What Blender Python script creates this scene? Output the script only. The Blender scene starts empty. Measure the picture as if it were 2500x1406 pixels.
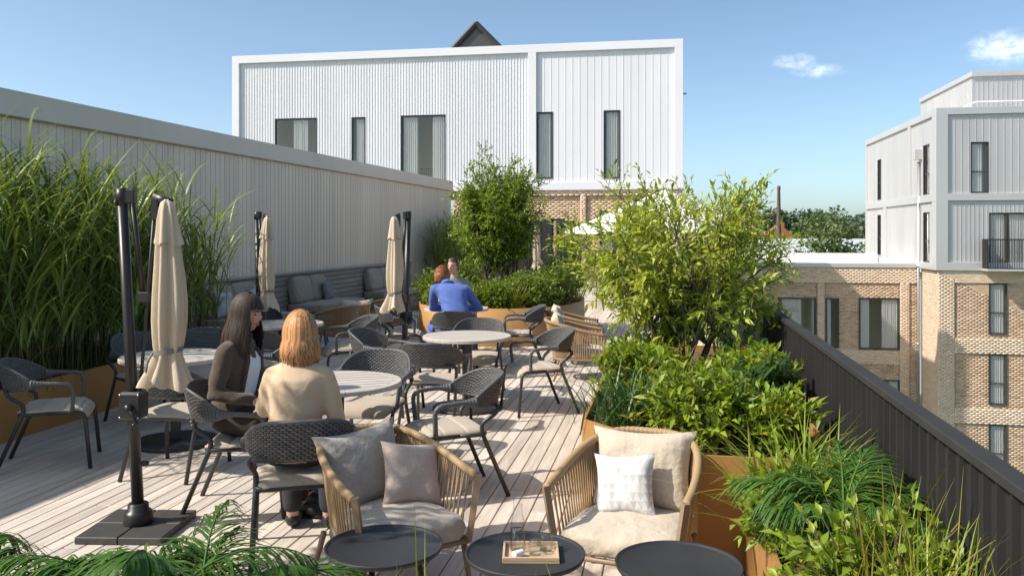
import bpy, bmesh, math, random
import numpy as np
from mathutils import Vector, Matrix, Euler

R = math.radians
rng = np.random.default_rng(7)
random.seed(7)
scene = bpy.context.scene
COL = scene.collection

# ------------------------------------------------------------------ camera
YAW = 10.09                       # the view axis is turned this far to the left of the deck boards
cam_d = bpy.data.cameras.new('camera')
cam = bpy.data.objects.new('camera', cam_d); COL.objects.link(cam)
cam_d.sensor_width = 36.0
cam_d.lens = 36.0*2080/2500
cam_d.shift_y = -(703-570)/2500
cam_d.clip_start = 0.05; cam_d.clip_end = 6000
cam.location = (0, 0, 1.78)
cam.rotation_euler = (R(90), 0, R(YAW))
scene.camera = cam

# ------------------------------------------------------------------ sky and sun
SUN_EL, SUN_AZ = 43.0, 26.0       # shadows run to +X, turned SUN_AZ towards +Y
trav = Vector((math.cos(R(SUN_AZ))*math.cos(R(SUN_EL)), math.sin(R(SUN_AZ))*math.cos(R(SUN_EL)), -math.sin(R(SUN_EL))))
world = bpy.data.worlds.new('World'); scene.world = world
world.use_nodes = True
wn, wl = world.node_tree.nodes, world.node_tree.links
wn.clear()
w_out = wn.new('ShaderNodeOutputWorld'); w_bg = wn.new('ShaderNodeBackground')
sky = wn.new('ShaderNodeTexSky'); sky.sky_type = 'NISHITA'; sky.sun_disc = False
sky.sun_elevation = R(SUN_EL); sky.sun_rotation = math.atan2(-trav.x, -trav.y)
sky.air_density = .6; sky.dust_density = 1.5; sky.ozone_density = 3.0; sky.altitude = 20
w_bg.inputs['Strength'].default_value = 0.124
tc = wn.new('ShaderNodeTexCoord')
tint = wn.new('ShaderNodeMix'); tint.data_type = 'RGBA'; tint.blend_type = 'MULTIPLY'; tint.inputs['Factor'].default_value = 1   # warm white balance of the whole sky
wl.new(sky.outputs['Color'], tint.inputs['A']); tint.inputs['B'].default_value = (1.07, 1.055, .90, 1)
last = tint.outputs['Result']
def cloud(cur, direction, radius, stretch, scale, lo, hi, dens, seed):
    """a small cumulus puff in the sky, at a fixed compass direction"""
    d = Vector(direction).normalized()
    sub = wn.new('ShaderNodeVectorMath'); sub.operation = 'SUBTRACT'; sub.inputs[1].default_value = d
    wl.new(tc.outputs['Generated'], sub.inputs[0])
    mul = wn.new('ShaderNodeVectorMath'); mul.operation = 'MULTIPLY'; mul.inputs[1].default_value = (1/stretch, 1/stretch, 1)
    wl.new(sub.outputs[0], mul.inputs[0])
    ln = wn.new('ShaderNodeVectorMath'); ln.operation = 'LENGTH'; wl.new(mul.outputs[0], ln.inputs[0])
    mr = wn.new('ShaderNodeMapRange'); mr.interpolation_type = 'SMOOTHSTEP'
    mr.inputs[1].default_value = 0; mr.inputs[2].default_value = radius; mr.inputs[3].default_value = 1; mr.inputs[4].default_value = 0
    wl.new(ln.outputs['Value'], mr.inputs[0])
    nz = wn.new('ShaderNodeTexNoise'); nz.inputs['Scale'].default_value = scale; nz.inputs['Detail'].default_value = 7
    nz.inputs['Roughness'].default_value = .58
    ad = wn.new('ShaderNodeVectorMath'); ad.operation = 'ADD'; ad.inputs[1].default_value = (seed, seed*.7, 0)
    m2 = wn.new('ShaderNodeVectorMath'); m2.operation = 'MULTIPLY'; m2.inputs[1].default_value = (1, 1, 1.7)
    wl.new(tc.outputs['Generated'], m2.inputs[0]); wl.new(m2.outputs[0], ad.inputs[0]); wl.new(ad.outputs[0], nz.inputs['Vector'])
    s = wn.new('ShaderNodeMath'); s.operation = 'MULTIPLY'; wl.new(mr.outputs[0], s.inputs[0]); wl.new(nz.outputs['Fac'], s.inputs[1])
    m3 = wn.new('ShaderNodeMapRange'); m3.interpolation_type = 'SMOOTHSTEP'
    m3.inputs[1].default_value = lo; m3.inputs[2].default_value = hi; m3.inputs[3].default_value = 0; m3.inputs[4].default_value = dens
    wl.new(s.outputs[0], m3.inputs[0])
    mx = wn.new('ShaderNodeMix'); mx.data_type = 'RGBA'
    wl.new(m3.outputs[0], mx.inputs['Factor']); wl.new(cur, mx.inputs['A']); mx.inputs['B'].default_value = (7.6, 7.7, 7.9, 1)
    return mx.outputs['Result']
last = cloud(last, (.1412, .9721, .1874), .019, 2.6, 85, .16, .85, .42, 3.1)
last = cloud(last, (.1666, .9701, .1763), .015, 3.6, 85, .16, .85, .5, 1.3)
last = cloud(last, (.3344, .9241, .185), .034, 1.9, 60, .14, .75, .7, 5.2)
wl.new(last, w_bg.inputs['Color']); wl.new(w_bg.outputs[0], w_out.inputs['Surface'])

sun_d = bpy.data.lights.new('sun', 'SUN'); sun_d.energy = 3.2; sun_d.angle = R(.55); sun_d.color = (1.0, .94, .85)
sun = bpy.data.objects.new('sun', sun_d); COL.objects.link(sun)
sun.rotation_euler = trav.to_track_quat('-Z', 'Y').to_euler(); sun.location = (-20, -9, 25)

vs = scene.view_settings
vs.view_transform = 'Standard'; vs.look = 'None'; vs.exposure = 0.94; vs.gamma = 1.0; vs.use_curve_mapping = False
scene.cycles.max_bounces = 8; scene.cycles.transparent_max_bounces = 24
scene.cycles.use_denoising = True

# ------------------------------------------------------------------ materials
def mat(name, base, rough=.6, metal=0., alt=None, nscale=4., stretch=(1,1,1), contrast=(.35,.65), rnd=0., rnd_alt=None,
        bump=None, bstretch=(1,1,1), spec=.5, coord='position', trans=0., detail=5., sheen=0., shift=0.):
    m = bpy.data.materials.new(name); m.use_nodes = True
    n, l = m.node_tree.nodes, m.node_tree.links
    b = n['Principled BSDF']; b.inputs['Roughness'].default_value = rough; b.inputs['Metallic'].default_value = metal
    b.inputs['Specular IOR Level'].default_value = spec
    if sheen: b.inputs['Sheen Weight'].default_value = sheen
    geo = n.new('ShaderNodeNewGeometry'); oi = n.new('ShaderNodeObjectInfo'); tcn = n.new('ShaderNodeTexCoord')
    vec = geo.outputs['Position'] if coord == 'position' else tcn.outputs['Object']
    rs = n.new('ShaderNodeMath'); rs.operation = 'ADD'; l.new(geo.outputs['Random Per Island'], rs.inputs[0]); l.new(oi.outputs['Random'], rs.inputs[1])
    fr = n.new('ShaderNodeMath'); fr.operation = 'FRACT'; l.new(rs.outputs[0], fr.inputs[0])
    def shifted(st):
        v = vec
        if shift:
            sc = n.new('ShaderNodeMath'); sc.operation = 'MULTIPLY'; sc.inputs[1].default_value = shift; l.new(fr.outputs[0], sc.inputs[0])
            a = n.new('ShaderNodeVectorMath'); a.operation = 'ADD'; l.new(v, a.inputs[0]); l.new(sc.outputs[0], a.inputs[1]); v = a.outputs[0]
        mp = n.new('ShaderNodeVectorMath'); mp.operation = 'MULTIPLY'; mp.inputs[1].default_value = st; l.new(v, mp.inputs[0])
        return mp.outputs[0]
    col = None
    def rgb(c): return (c[0], c[1], c[2], 1)
    if alt is not None:
        nz = n.new('ShaderNodeTexNoise'); nz.inputs['Scale'].default_value = nscale; nz.inputs['Detail'].default_value = detail
        l.new(shifted(stretch), nz.inputs['Vector'])
        mr = n.new('ShaderNodeMapRange'); mr.inputs[1].default_value = contrast[0]; mr.inputs[2].default_value = contrast[1]
        l.new(nz.outputs['Fac'], mr.inputs[0])
        mx = n.new('ShaderNodeMix'); mx.data_type = 'RGBA'; mx.inputs['A'].default_value = rgb(base); mx.inputs['B'].default_value = rgb(alt)
        l.new(mr.outputs[0], mx.inputs['Factor']); col = mx.outputs['Result']
    if rnd_alt is not None:
        cr = n.new('ShaderNodeValToRGB'); cr.color_ramp.elements.remove(cr.color_ramp.elements[1])
        cr.color_ramp.elements[0].position = 0; cr.color_ramp.elements[0].color = rgb(rnd_alt[0])
        for i, c in enumerate(rnd_alt[1:]):
            e = cr.color_ramp.elements.new((i+1)/(len(rnd_alt)-1)); e.color = rgb(c)
        l.new(fr.outputs[0], cr.inputs['Fac'])
        if col is None: col = cr.outputs['Color']
        else:
            mx = n.new('ShaderNodeMix'); mx.data_type = 'RGBA'; mx.blend_type = 'MULTIPLY'; mx.inputs['Factor'].default_value = 1
            l.new(col, mx.inputs['A']); l.new(cr.outputs['Color'], mx.inputs['B']); col = mx.outputs['Result']
    if rnd:
        mr = n.new('ShaderNodeMapRange'); mr.inputs[3].default_value = 1-rnd; mr.inputs[4].default_value = 1+rnd; l.new(fr.outputs[0], mr.inputs[0])
        hs = n.new('ShaderNodeHueSaturation'); l.new(mr.outputs[0], hs.inputs['Value'])
        if col is None: hs.inputs['Color'].default_value = rgb(base)
        else: l.new(col, hs.inputs['Color'])
        col = hs.outputs['Color']
    if col is None: b.inputs['Base Color'].default_value = rgb(base)
    else: l.new(col, b.inputs['Base Color'])
    if bump:
        nz = n.new('ShaderNodeTexNoise'); nz.inputs['Scale'].default_value = bump[0]; nz.inputs['Detail'].default_value = 6
        l.new(shifted(bstretch), nz.inputs['Vector'])
        bp = n.new('ShaderNodeBump'); bp.inputs['Strength'].default_value = bump[1]; bp.inputs['Distance'].default_value = bump[2] if len(bump) > 2 else .01
        l.new(nz.outputs['Fac'], bp.inputs['Height']); l.new(bp.outputs[0], b.inputs['Normal'])
    if trans:
        tr = n.new('ShaderNodeBsdfTranslucent'); ms = n.new('ShaderNodeMixShader'); ms.inputs[0].default_value = trans
        if col is None: tr.inputs[0].default_value = rgb(base)
        else:
            g = n.new('ShaderNodeMix'); g.data_type = 'RGBA'; g.blend_type = 'MULTIPLY'; g.inputs['Factor'].default_value = 1
            g.inputs['B'].default_value = (1.25, 1.2, .55, 1); l.new(col, g.inputs['A']); l.new(g.outputs['Result'], tr.inputs[0])
        l.new(b.outputs[0], ms.inputs[1]); l.new(tr.outputs[0], ms.inputs[2]); l.new(ms.outputs[0], n['Material Output'].inputs['Surface'])
    return m

MT = {}
MT['deck'] = mat('deck_wood', (.615,.54,.465), .62, alt=(.47,.405,.345), nscale=6, stretch=(5,.35,5), contrast=(.38,.68), rnd=.15, bump=(60,.25,.004), bstretch=(3,.25,3), shift=40)
MT['bench_wood'] = mat('bench_timber', (.31,.26,.215), .65, alt=(.25,.21,.17), nscale=4, stretch=(6,.4,6), rnd=.10, shift=40)
MT['joist'] = mat('deck_underside', (.03,.027,.025), .9)
MT['ground'] = mat('ground', (.16,.17,.12), .95, alt=(.10,.14,.06), nscale=.05)
MT['white_clad'] = mat('white_cladding', (.735,.735,.765), .45, alt=(.69,.69,.72), nscale=.9, stretch=(1,1,.25), rnd=.025, spec=.4)
MT['silver_clad'] = mat('silver_cladding', (.59,.575,.565), .45, metal=.45, alt=(.54,.525,.515), nscale=.9, stretch=(1,1,.25), rnd=.025, spec=.4)
MT['silver_frame'] = mat('silver_frame', (.62,.605,.595), .45, metal=.45, alt=(.59,.575,.565), nscale=.5, spec=.4)
MT['white_frame'] = mat('white_frame', (.755,.755,.79), .5, alt=(.725,.725,.76), nscale=.5, spec=.4)
MT['grey_clad'] = mat('grey_cladding', (.70,.605,.50), .45, metal=.15, alt=(.63,.545,.45), nscale=1.2, stretch=(2,2,.25), rnd=.05, spec=.5)
MT['grey_cap'] = mat('grey_coping', (.60,.53,.455), .45, metal=.2, alt=(.55,.485,.42), nscale=.8)
MT['bronze'] = mat('bronze_sheet', (.50,.265,.09), .48, metal=.25, alt=(.41,.22,.075), nscale=2.2, contrast=(.3,.75), spec=.4)
MT['rail'] = mat('charcoal_sheet', (.022,.0215,.021), .65, spec=.25, rnd=.06, alt=(.027,.0265,.026), nscale=3)
MT['rail_cap'] = mat('charcoal_cap', (.030,.0295,.029), .75, spec=.2, alt=(.035,.0345,.034), nscale=5)
MT['frame_dark'] = mat('charcoal_tube', (.050,.050,.050), .42, metal=.2, alt=(.042,.042,.043), nscale=30)
MT['weave'] = mat('grey_wicker', (.125,.12,.115), .5, rnd=.22, spec=.45)
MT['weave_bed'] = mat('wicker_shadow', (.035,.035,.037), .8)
MT['wrap'] = mat('grey_wrap', (.085,.085,.088), .5, rnd=.12)
MT['pad'] = mat('taupe_pad', (.44,.37,.285), .9, alt=(.385,.32,.245), nscale=60, bump=(400,.3,.002), sheen=.2)
MT['tan_tube'] = mat('tan_tube', (.27,.185,.115), .5, alt=(.24,.165,.10), nscale=12)
MT['rope'] = mat('tan_rope', (.33,.215,.11), .65, rnd=.14, bump=(300,.3,.002))
MT['suede'] = mat('beige_suede', (.52,.44,.345), .92, alt=(.47,.395,.305), nscale=9, contrast=(.3,.7), bump=(9,.8,.035), sheen=.3, coord='object')
MT['suede_grey'] = mat('greige_suede', (.44,.38,.31), .92, alt=(.35,.30,.245), nscale=9, contrast=(.3,.7), bump=(9,.8,.035), sheen=.3, coord='object')
MT['rose'] = mat('rose_weave', (.54,.43,.36), .9, alt=(.45,.355,.30), nscale=220, contrast=(.45,.55), bump=(12,.4,.02), coord='object')
MT['sofa'] = mat('grey_upholstery', (.37,.30,.225), .93, alt=(.33,.265,.20), nscale=14, bump=(10,.4,.015), sheen=.2)
MT['cream'] = mat('cream_pillow', (.56,.49,.37), .92, alt=(.48,.41,.30), nscale=10, bump=(16,.4,.02), sheen=.2)
MT['bluegrey'] = mat('bluegrey_knit', (.30,.30,.29), .95, alt=(.19,.20,.20), nscale=30, contrast=(.42,.58), bump=(35,.8,.02))
MT['palegrey'] = mat('palegrey_pillow', (.50,.475,.46), .93, alt=(.44,.42,.41), nscale=12, bump=(14,.4,.02))
MT['tabletop'] = mat('pale_grey_slats', (.52,.47,.415), .6, alt=(.44,.395,.345), nscale=9, stretch=(6,.7,6), rnd=.06, bump=(60,.2,.003), bstretch=(4,.4,4), coord='object', shift=10)
MT['black_steel'] = mat('black_steel', (.022,.0225,.025), .55, metal=.0, alt=(.027,.0275,.030), nscale=6)
MT['black_plastic'] = mat('black_plastic', (.020,.020,.021), .4)
MT['brass_screw'] = mat('steel_screw', (.6,.58,.54), .3, metal=.9)
MT['mast'] = mat('umbrella_mast', (.030,.029,.028), .38, metal=.3)
MT['ballast'] = mat('ballast_tile', (.060,.056,.051), .55, alt=(.050,.047,.043), nscale=12)
MT['canvas'] = mat('sand_canvas', (.63,.515,.38), .9, alt=(.57,.465,.34), nscale=5, stretch=(1,1,.4), bump=(26,.35,.01), bstretch=(1,1,.35), trans=.12, coord='object')
MT['strap'] = mat('grey_strap', (.20,.18,.155), .8)
MT['white_canvas'] = mat('white_canvas', (.80,.79,.76), .85, trans=.25)
MT['tray'] = mat('oak_tray', (.56,.40,.25), .55, alt=(.47,.33,.20), nscale=8, stretch=(1,8,8), coord='object')
MT['white_gloss'] = mat('white_ceramic', (.82,.82,.81), .3)
MT['win_frame'] = mat('window_frame', (.070,.068,.066), .45, metal=.2)
MT['curtain'] = mat('curtain', (.82,.81,.79), .9, alt=(.74,.73,.71), nscale=3, stretch=(30,30,.6), trans=.2)
MT['room'] = mat('room_plaster', (.60,.55,.49), .9)
MT['room_dark'] = mat('room_floor', (.12,.10,.085), .8)
MT['drain'] = mat('galvanised', (.45,.45,.46), .35, metal=.7)
MT['mortar'] = mat('mortar', (.60,.52,.42), .95)
MT['brick_pale'] = mat('pale_brick', (1,1,1), .9, alt=(.86,.84,.82), nscale=14, rnd_alt=[(0.794,0.623,0.464),(0.723,0.547,0.389),(0.759,0.588,0.447),(0.808,0.656,0.506),(0.643,0.471,0.334),(0.759,0.605,0.455),(0.776,0.614,0.464),(0.697,0.530,0.381)])
MT['brick_brown'] = mat('brown_brick', (1,1,1), .9, alt=(.85,.82,.80), nscale=14, rnd_alt=[(0.672,0.494,0.342),(0.548,0.368,0.234),(0.637,0.460,0.313),(0.690,0.527,0.384),(0.408,0.272,0.181),(0.619,0.444,0.301),(0.680,0.502,0.351),(0.487,0.327,0.213)])
MT['roof_white'] = mat('white_roof', (.78,.78,.76), .7)
MT['roof_grey'] = mat('grey_roof', (.34,.33,.32), .8)
MT['roof_metal'] = mat('metal_roof', (.56,.58,.60), .5, metal=.2)
MT['tile_roof'] = mat('red_tile', (.33,.12,.06), .8)
MT['gable'] = mat('dark_gable', (.055,.050,.052), .5)
MT['gable_glass'] = mat('gable_glazing', (.075,.065,.062), .3)
MT['soil'] = mat('soil', (.10,.062,.032), .97, alt=(.16,.10,.045), nscale=18, bump=(40,.9,.03))
MT['bark'] = mat('dark_bark', (.075,.058,.045), .9, alt=(.12,.095,.075), nscale=14, stretch=(1,1,.3), bump=(40,.6,.01))
MT['bark_g'] = mat('grey_bark', (.16,.135,.11), .9, alt=(.10,.085,.07), nscale=14, stretch=(1,1,.3), bump=(40,.6,.01))
def leafmat(name, cols, trans=.42, rough=.42, spec=.45): return mat(name, cols[0], rough, rnd_alt=cols, trans=trans, spec=spec)
MT['leaf_a'] = leafmat('leaf_bright', [(0.386,0.473,0.059),(0.293,0.384,0.046),(0.495,0.569,0.086),(0.340,0.429,0.053),(0.572,0.620,0.132),(0.168,0.220,0.033),(0.336,0.407,0.066),(0.448,0.418,0.077)])
MT['leaf_b'] = leafmat('leaf_fresh', [(0.253,0.357,0.031),(0.189,0.284,0.024),(0.329,0.424,0.044),(0.278,0.372,0.033),(0.110,0.168,0.020),(0.231,0.314,0.033),(0.374,0.347,0.044)])
MT['leaf_c'] = leafmat('leaf_box', [(0.199,0.307,0.029),(0.157,0.257,0.024),(0.265,0.373,0.036),(0.331,0.431,0.048),(0.072,0.120,0.015),(0.168,0.252,0.033),(0.312,0.324,0.050)], rough=.38)
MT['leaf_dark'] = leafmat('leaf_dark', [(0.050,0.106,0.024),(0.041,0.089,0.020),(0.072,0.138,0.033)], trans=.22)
MT['reed'] = leafmat('reed_blade', [(0.187,0.258,0.063),(0.150,0.218,0.057),(0.247,0.320,0.070),(0.316,0.383,0.076),(0.210,0.272,0.083)], trans=.28, rough=.4)
MT['reed_stem'] = leafmat('reed_stem', [(.22,.21,.06),(.17,.19,.05),(.28,.24,.085)], trans=.2)
MT['grass'] = leafmat('grass_blade', [(0.198,0.295,0.032),(0.168,0.264,0.028),(0.277,0.340,0.040),(0.337,0.353,0.048)], trans=.35)
MT['grass_gold'] = leafmat('grass_gold', [(.26,.21,.03),(.20,.19,.03),(.32,.22,.04),(.15,.17,.03)], trans=.35)
MT['palm'] = leafmat('palm_leaf', [(0.055,0.130,0.021),(0.044,0.111,0.018),(0.074,0.159,0.024),(0.097,0.184,0.032)], trans=.28, rough=.5, spec=.25)
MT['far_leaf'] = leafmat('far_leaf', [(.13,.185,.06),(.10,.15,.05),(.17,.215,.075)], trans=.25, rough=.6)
MT['far_leaf2'] = leafmat('far_leaf_haze', [(.13,.18,.12),(.11,.155,.11),(.15,.195,.125)], trans=.2, rough=.7)  # blue distance haze put into the leaf colour
MT['skin'] = mat('skin', (.56,.33,.24), .5, alt=(.50,.285,.205), nscale=12)
MT['lip'] = mat('lips', (.42,.13,.11), .4)
MT['eye'] = mat('eye', (.03,.02,.018), .2)
MT['hair_brown'] = mat('dark_brown_hair', (.045,.030,.022), .62, rnd=.5, spec=.35)
MT['hair_blond'] = mat('strawberry_blond_hair', (.40,.19,.075), .55, rnd=.5, spec=.4)
MT['hair_red'] = mat('copper_hair', (.30,.095,.035), .45, rnd=.35, spec=.5)
MT['hair_auburn'] = mat('auburn_hair', (.085,.032,.020), .4, rnd=.3)
MT['jkt_brown'] = mat('dark_brown_wool', (.072,.047,.030), .9, alt=(.092,.062,.041), nscale=10, bump=(9,.6,.03), sheen=.3)
MT['jkt_beige'] = mat('beige_cotton', (.58,.425,.28), .85, alt=(.53,.385,.25), nscale=7, bump=(7,.5,.03))
MT['suit_blue'] = mat('blue_suit', (.085,.15,.44), .8, alt=(.07,.125,.39), nscale=8, bump=(8,.6,.03), sheen=.15)
MT['trouser'] = mat('dark_trousers', (.040,.027,.019), .9)
MT['trouser_k'] = mat('charcoal_trousers', (.03,.03,.033), .9)
MT['white_top'] = mat('white_top', (.80,.80,.80), .8)
MT['sage_top'] = mat('sage_top', (.20,.255,.235), .85, bump=(9,.5,.03))
MT['shoe'] = mat('tan_shoe', (.35,.19,.08), .5)

# glass: real panes, thin walled look
def glass_mat(name, tint, rough, refl):
    m = bpy.data.materials.new(name); m.use_nodes = True
    n, l = m.node_tree.nodes, m.node_tree.links
    n.remove(n['Principled BSDF'])
    t = n.new('ShaderNodeBsdfTransparent')
    g = n.new('ShaderNodeBsdfGlossy'); g.inputs['Roughness'].default_value = rough
    lw = n.new('ShaderNodeLayerWeight'); lw.inputs['Blend'].default_value = .5
    pw = n.new('ShaderNodeMath'); pw.operation = 'POWER'; pw.inputs[1].default_value = 3.2; l.new(lw.outputs['Facing'], pw.inputs[0])
    mu = n.new('ShaderNodeMath'); mu.operation = 'MULTIPLY_ADD'; mu.inputs[1].default_value = .75; mu.inputs[2].default_value = refl; mu.use_clamp = True
    l.new(pw.outputs[0], mu.inputs[0])
    tm = n.new('ShaderNodeMix'); tm.data_type = 'RGBA'; l.new(pw.outputs[0], tm.inputs['Factor']); tm.inputs['A'].default_value = (*tint, 1); tm.inputs['B'].default_value = (tint[0]*.45, tint[1]*.47, tint[2]*.47, 1); l.new(tm.outputs['Result'], t.inputs[0])
    mx = n.new('ShaderNodeMixShader'); l.new(mu.outputs[0], mx.inputs[0]); l.new(t.outputs[0], mx.inputs[1]); l.new(g.outputs[0], mx.inputs[2])
    l.new(mx.outputs[0], n['Material Output'].inputs['Surface'])
    return m
MT['pane'] = glass_mat('window_glass', (.97,.97,.97), .0, .04)
MT['glassware'] = glass_mat('clear_glass', (.97,.98,.98), .0, .03)
MT['water'] = glass_mat('water', (.93,.95,.95), .02, .05)

def triangles_mat():
    """white pillow with a print of small grey triangles"""
    m = bpy.data.materials.new('triangle_print'); m.use_nodes = True
    n, l = m.node_tree.nodes, m.node_tree.links; b = n['Principled BSDF']; b.inputs['Roughness'].default_value = .9
    tcn = n.new('ShaderNodeTexCoord'); sp = n.new('ShaderNodeSeparateXYZ'); l.new(tcn.outputs['Object'], sp.inputs[0])
    def ma(op, a, c, d=None):
        x = n.new('ShaderNodeMath'); x.operation = op
        for i, q in enumerate((a, c, d)):
            if q is None: continue
            if isinstance(q, (int, float)): x.inputs[i].default_value = q
            else: l.new(q, x.inputs[i])
        return x.outputs[0]
    X = ma('MULTIPLY', sp.outputs['X'], 28.); Z = ma('MULTIPLY', sp.outputs['Z'], 24.)
    fx = ma('FRACT', ma('ADD', X, 50.), 0); fz = ma('FRACT', ma('ADD', Z, 50.), 0)
    tri = ma('LESS_THAN', ma('MULTIPLY', ma('ABSOLUTE', ma('SUBTRACT', fx, .5), 0), 2.), fz)
    cx = ma('FLOOR', ma('ADD', X, 50.), 0); cz = ma('FLOOR', ma('ADD', Z, 50.), 0)
    wnz = n.new('ShaderNodeTexWhiteNoise'); wnz.noise_dimensions = '2D'
    cb = n.new('ShaderNodeCombineXYZ'); l.new(cx, cb.inputs[0]); l.new(cz, cb.inputs[1]); l.new(cb.outputs[0], wnz.inputs['Vector'])
    pick = ma('GREATER_THAN', wnz.outputs['Value'], .45)
    fac = ma('MULTIPLY', tri, pick)
    mx = n.new('ShaderNodeMix'); mx.data_type = 'RGBA'; l.new(fac, mx.inputs['Factor'])
    mx.inputs['A'].default_value = (.60,.595,.58,1); mx.inputs['B'].default_value = (.47,.465,.455,1); l.new(mx.outputs['Result'], b.inputs['Base Color'])
    nz = n.new('ShaderNodeTexNoise'); nz.inputs['Scale'].default_value = 14; bp = n.new('ShaderNodeBump'); bp.inputs['Strength'].default_value = .4; bp.inputs['Distance'].default_value = .02
    l.new(tcn.outputs['Object'], nz.inputs['Vector']); l.new(nz.outputs['Fac'], bp.inputs['Height']); l.new(bp.outputs[0], b.inputs['Normal'])
    return m
MT['triangles'] = triangles_mat()

# ------------------------------------------------------------------ mesh helpers
def link(name, me, parent=None, loc=None, rot=None, scale=None):
    o = bpy.data.objects.new(name, me); COL.objects.link(o)
    if parent is not None: o.parent = parent
    if loc is not None: o.location = loc
    if rot is not None: o.rotation_euler = rot
    if scale is not None: o.scale = scale
    return o
def thing(name, label, cat, loc=(0,0,0), rz=0., group=None):
    o = link(name, None, loc=loc, rot=(0,0,R(rz))); o.empty_display_size = .1
    return tag(o, label, cat, group)
def tag(o, label, cat, group=None, kind=None):
    if label: o['label'] = label
    if cat: o['category'] = cat
    if group: o['group'] = group
    if kind: o['kind'] = kind
    return o
def copy_tree(o, parent=None):
    c = o.copy(); COL.objects.link(c); c.parent = parent
    for ch in o.children: copy_tree(ch, c)
    return c
def npmesh(name, V, F, m, smooth=False):
    """mesh from numpy: V (n,3), F (k,3) or (k,4)"""
    V = np.asarray(V, dtype=np.float32); F = np.asarray(F, dtype=np.int32)
    me = bpy.data.meshes.new(name)
    me.vertices.add(len(V)); me.vertices.foreach_set('co', V.ravel())
    k = F.shape[1]
    me.loops.add(F.size); me.loops.foreach_set('vertex_index', F.ravel())
    me.polygons.add(len(F)); me.polygons.foreach_set('loop_start', np.arange(0, F.size, k, dtype=np.int32))
    me.polygons.foreach_set('loop_total', np.full(len(F), k, dtype=np.int32))
    if smooth: me.polygons.foreach_set('use_smooth', np.ones(len(F), dtype=bool))
    me.update(calc_edges=True); me.materials.append(MT[m] if isinstance(m, str) else m)
    return me

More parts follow.
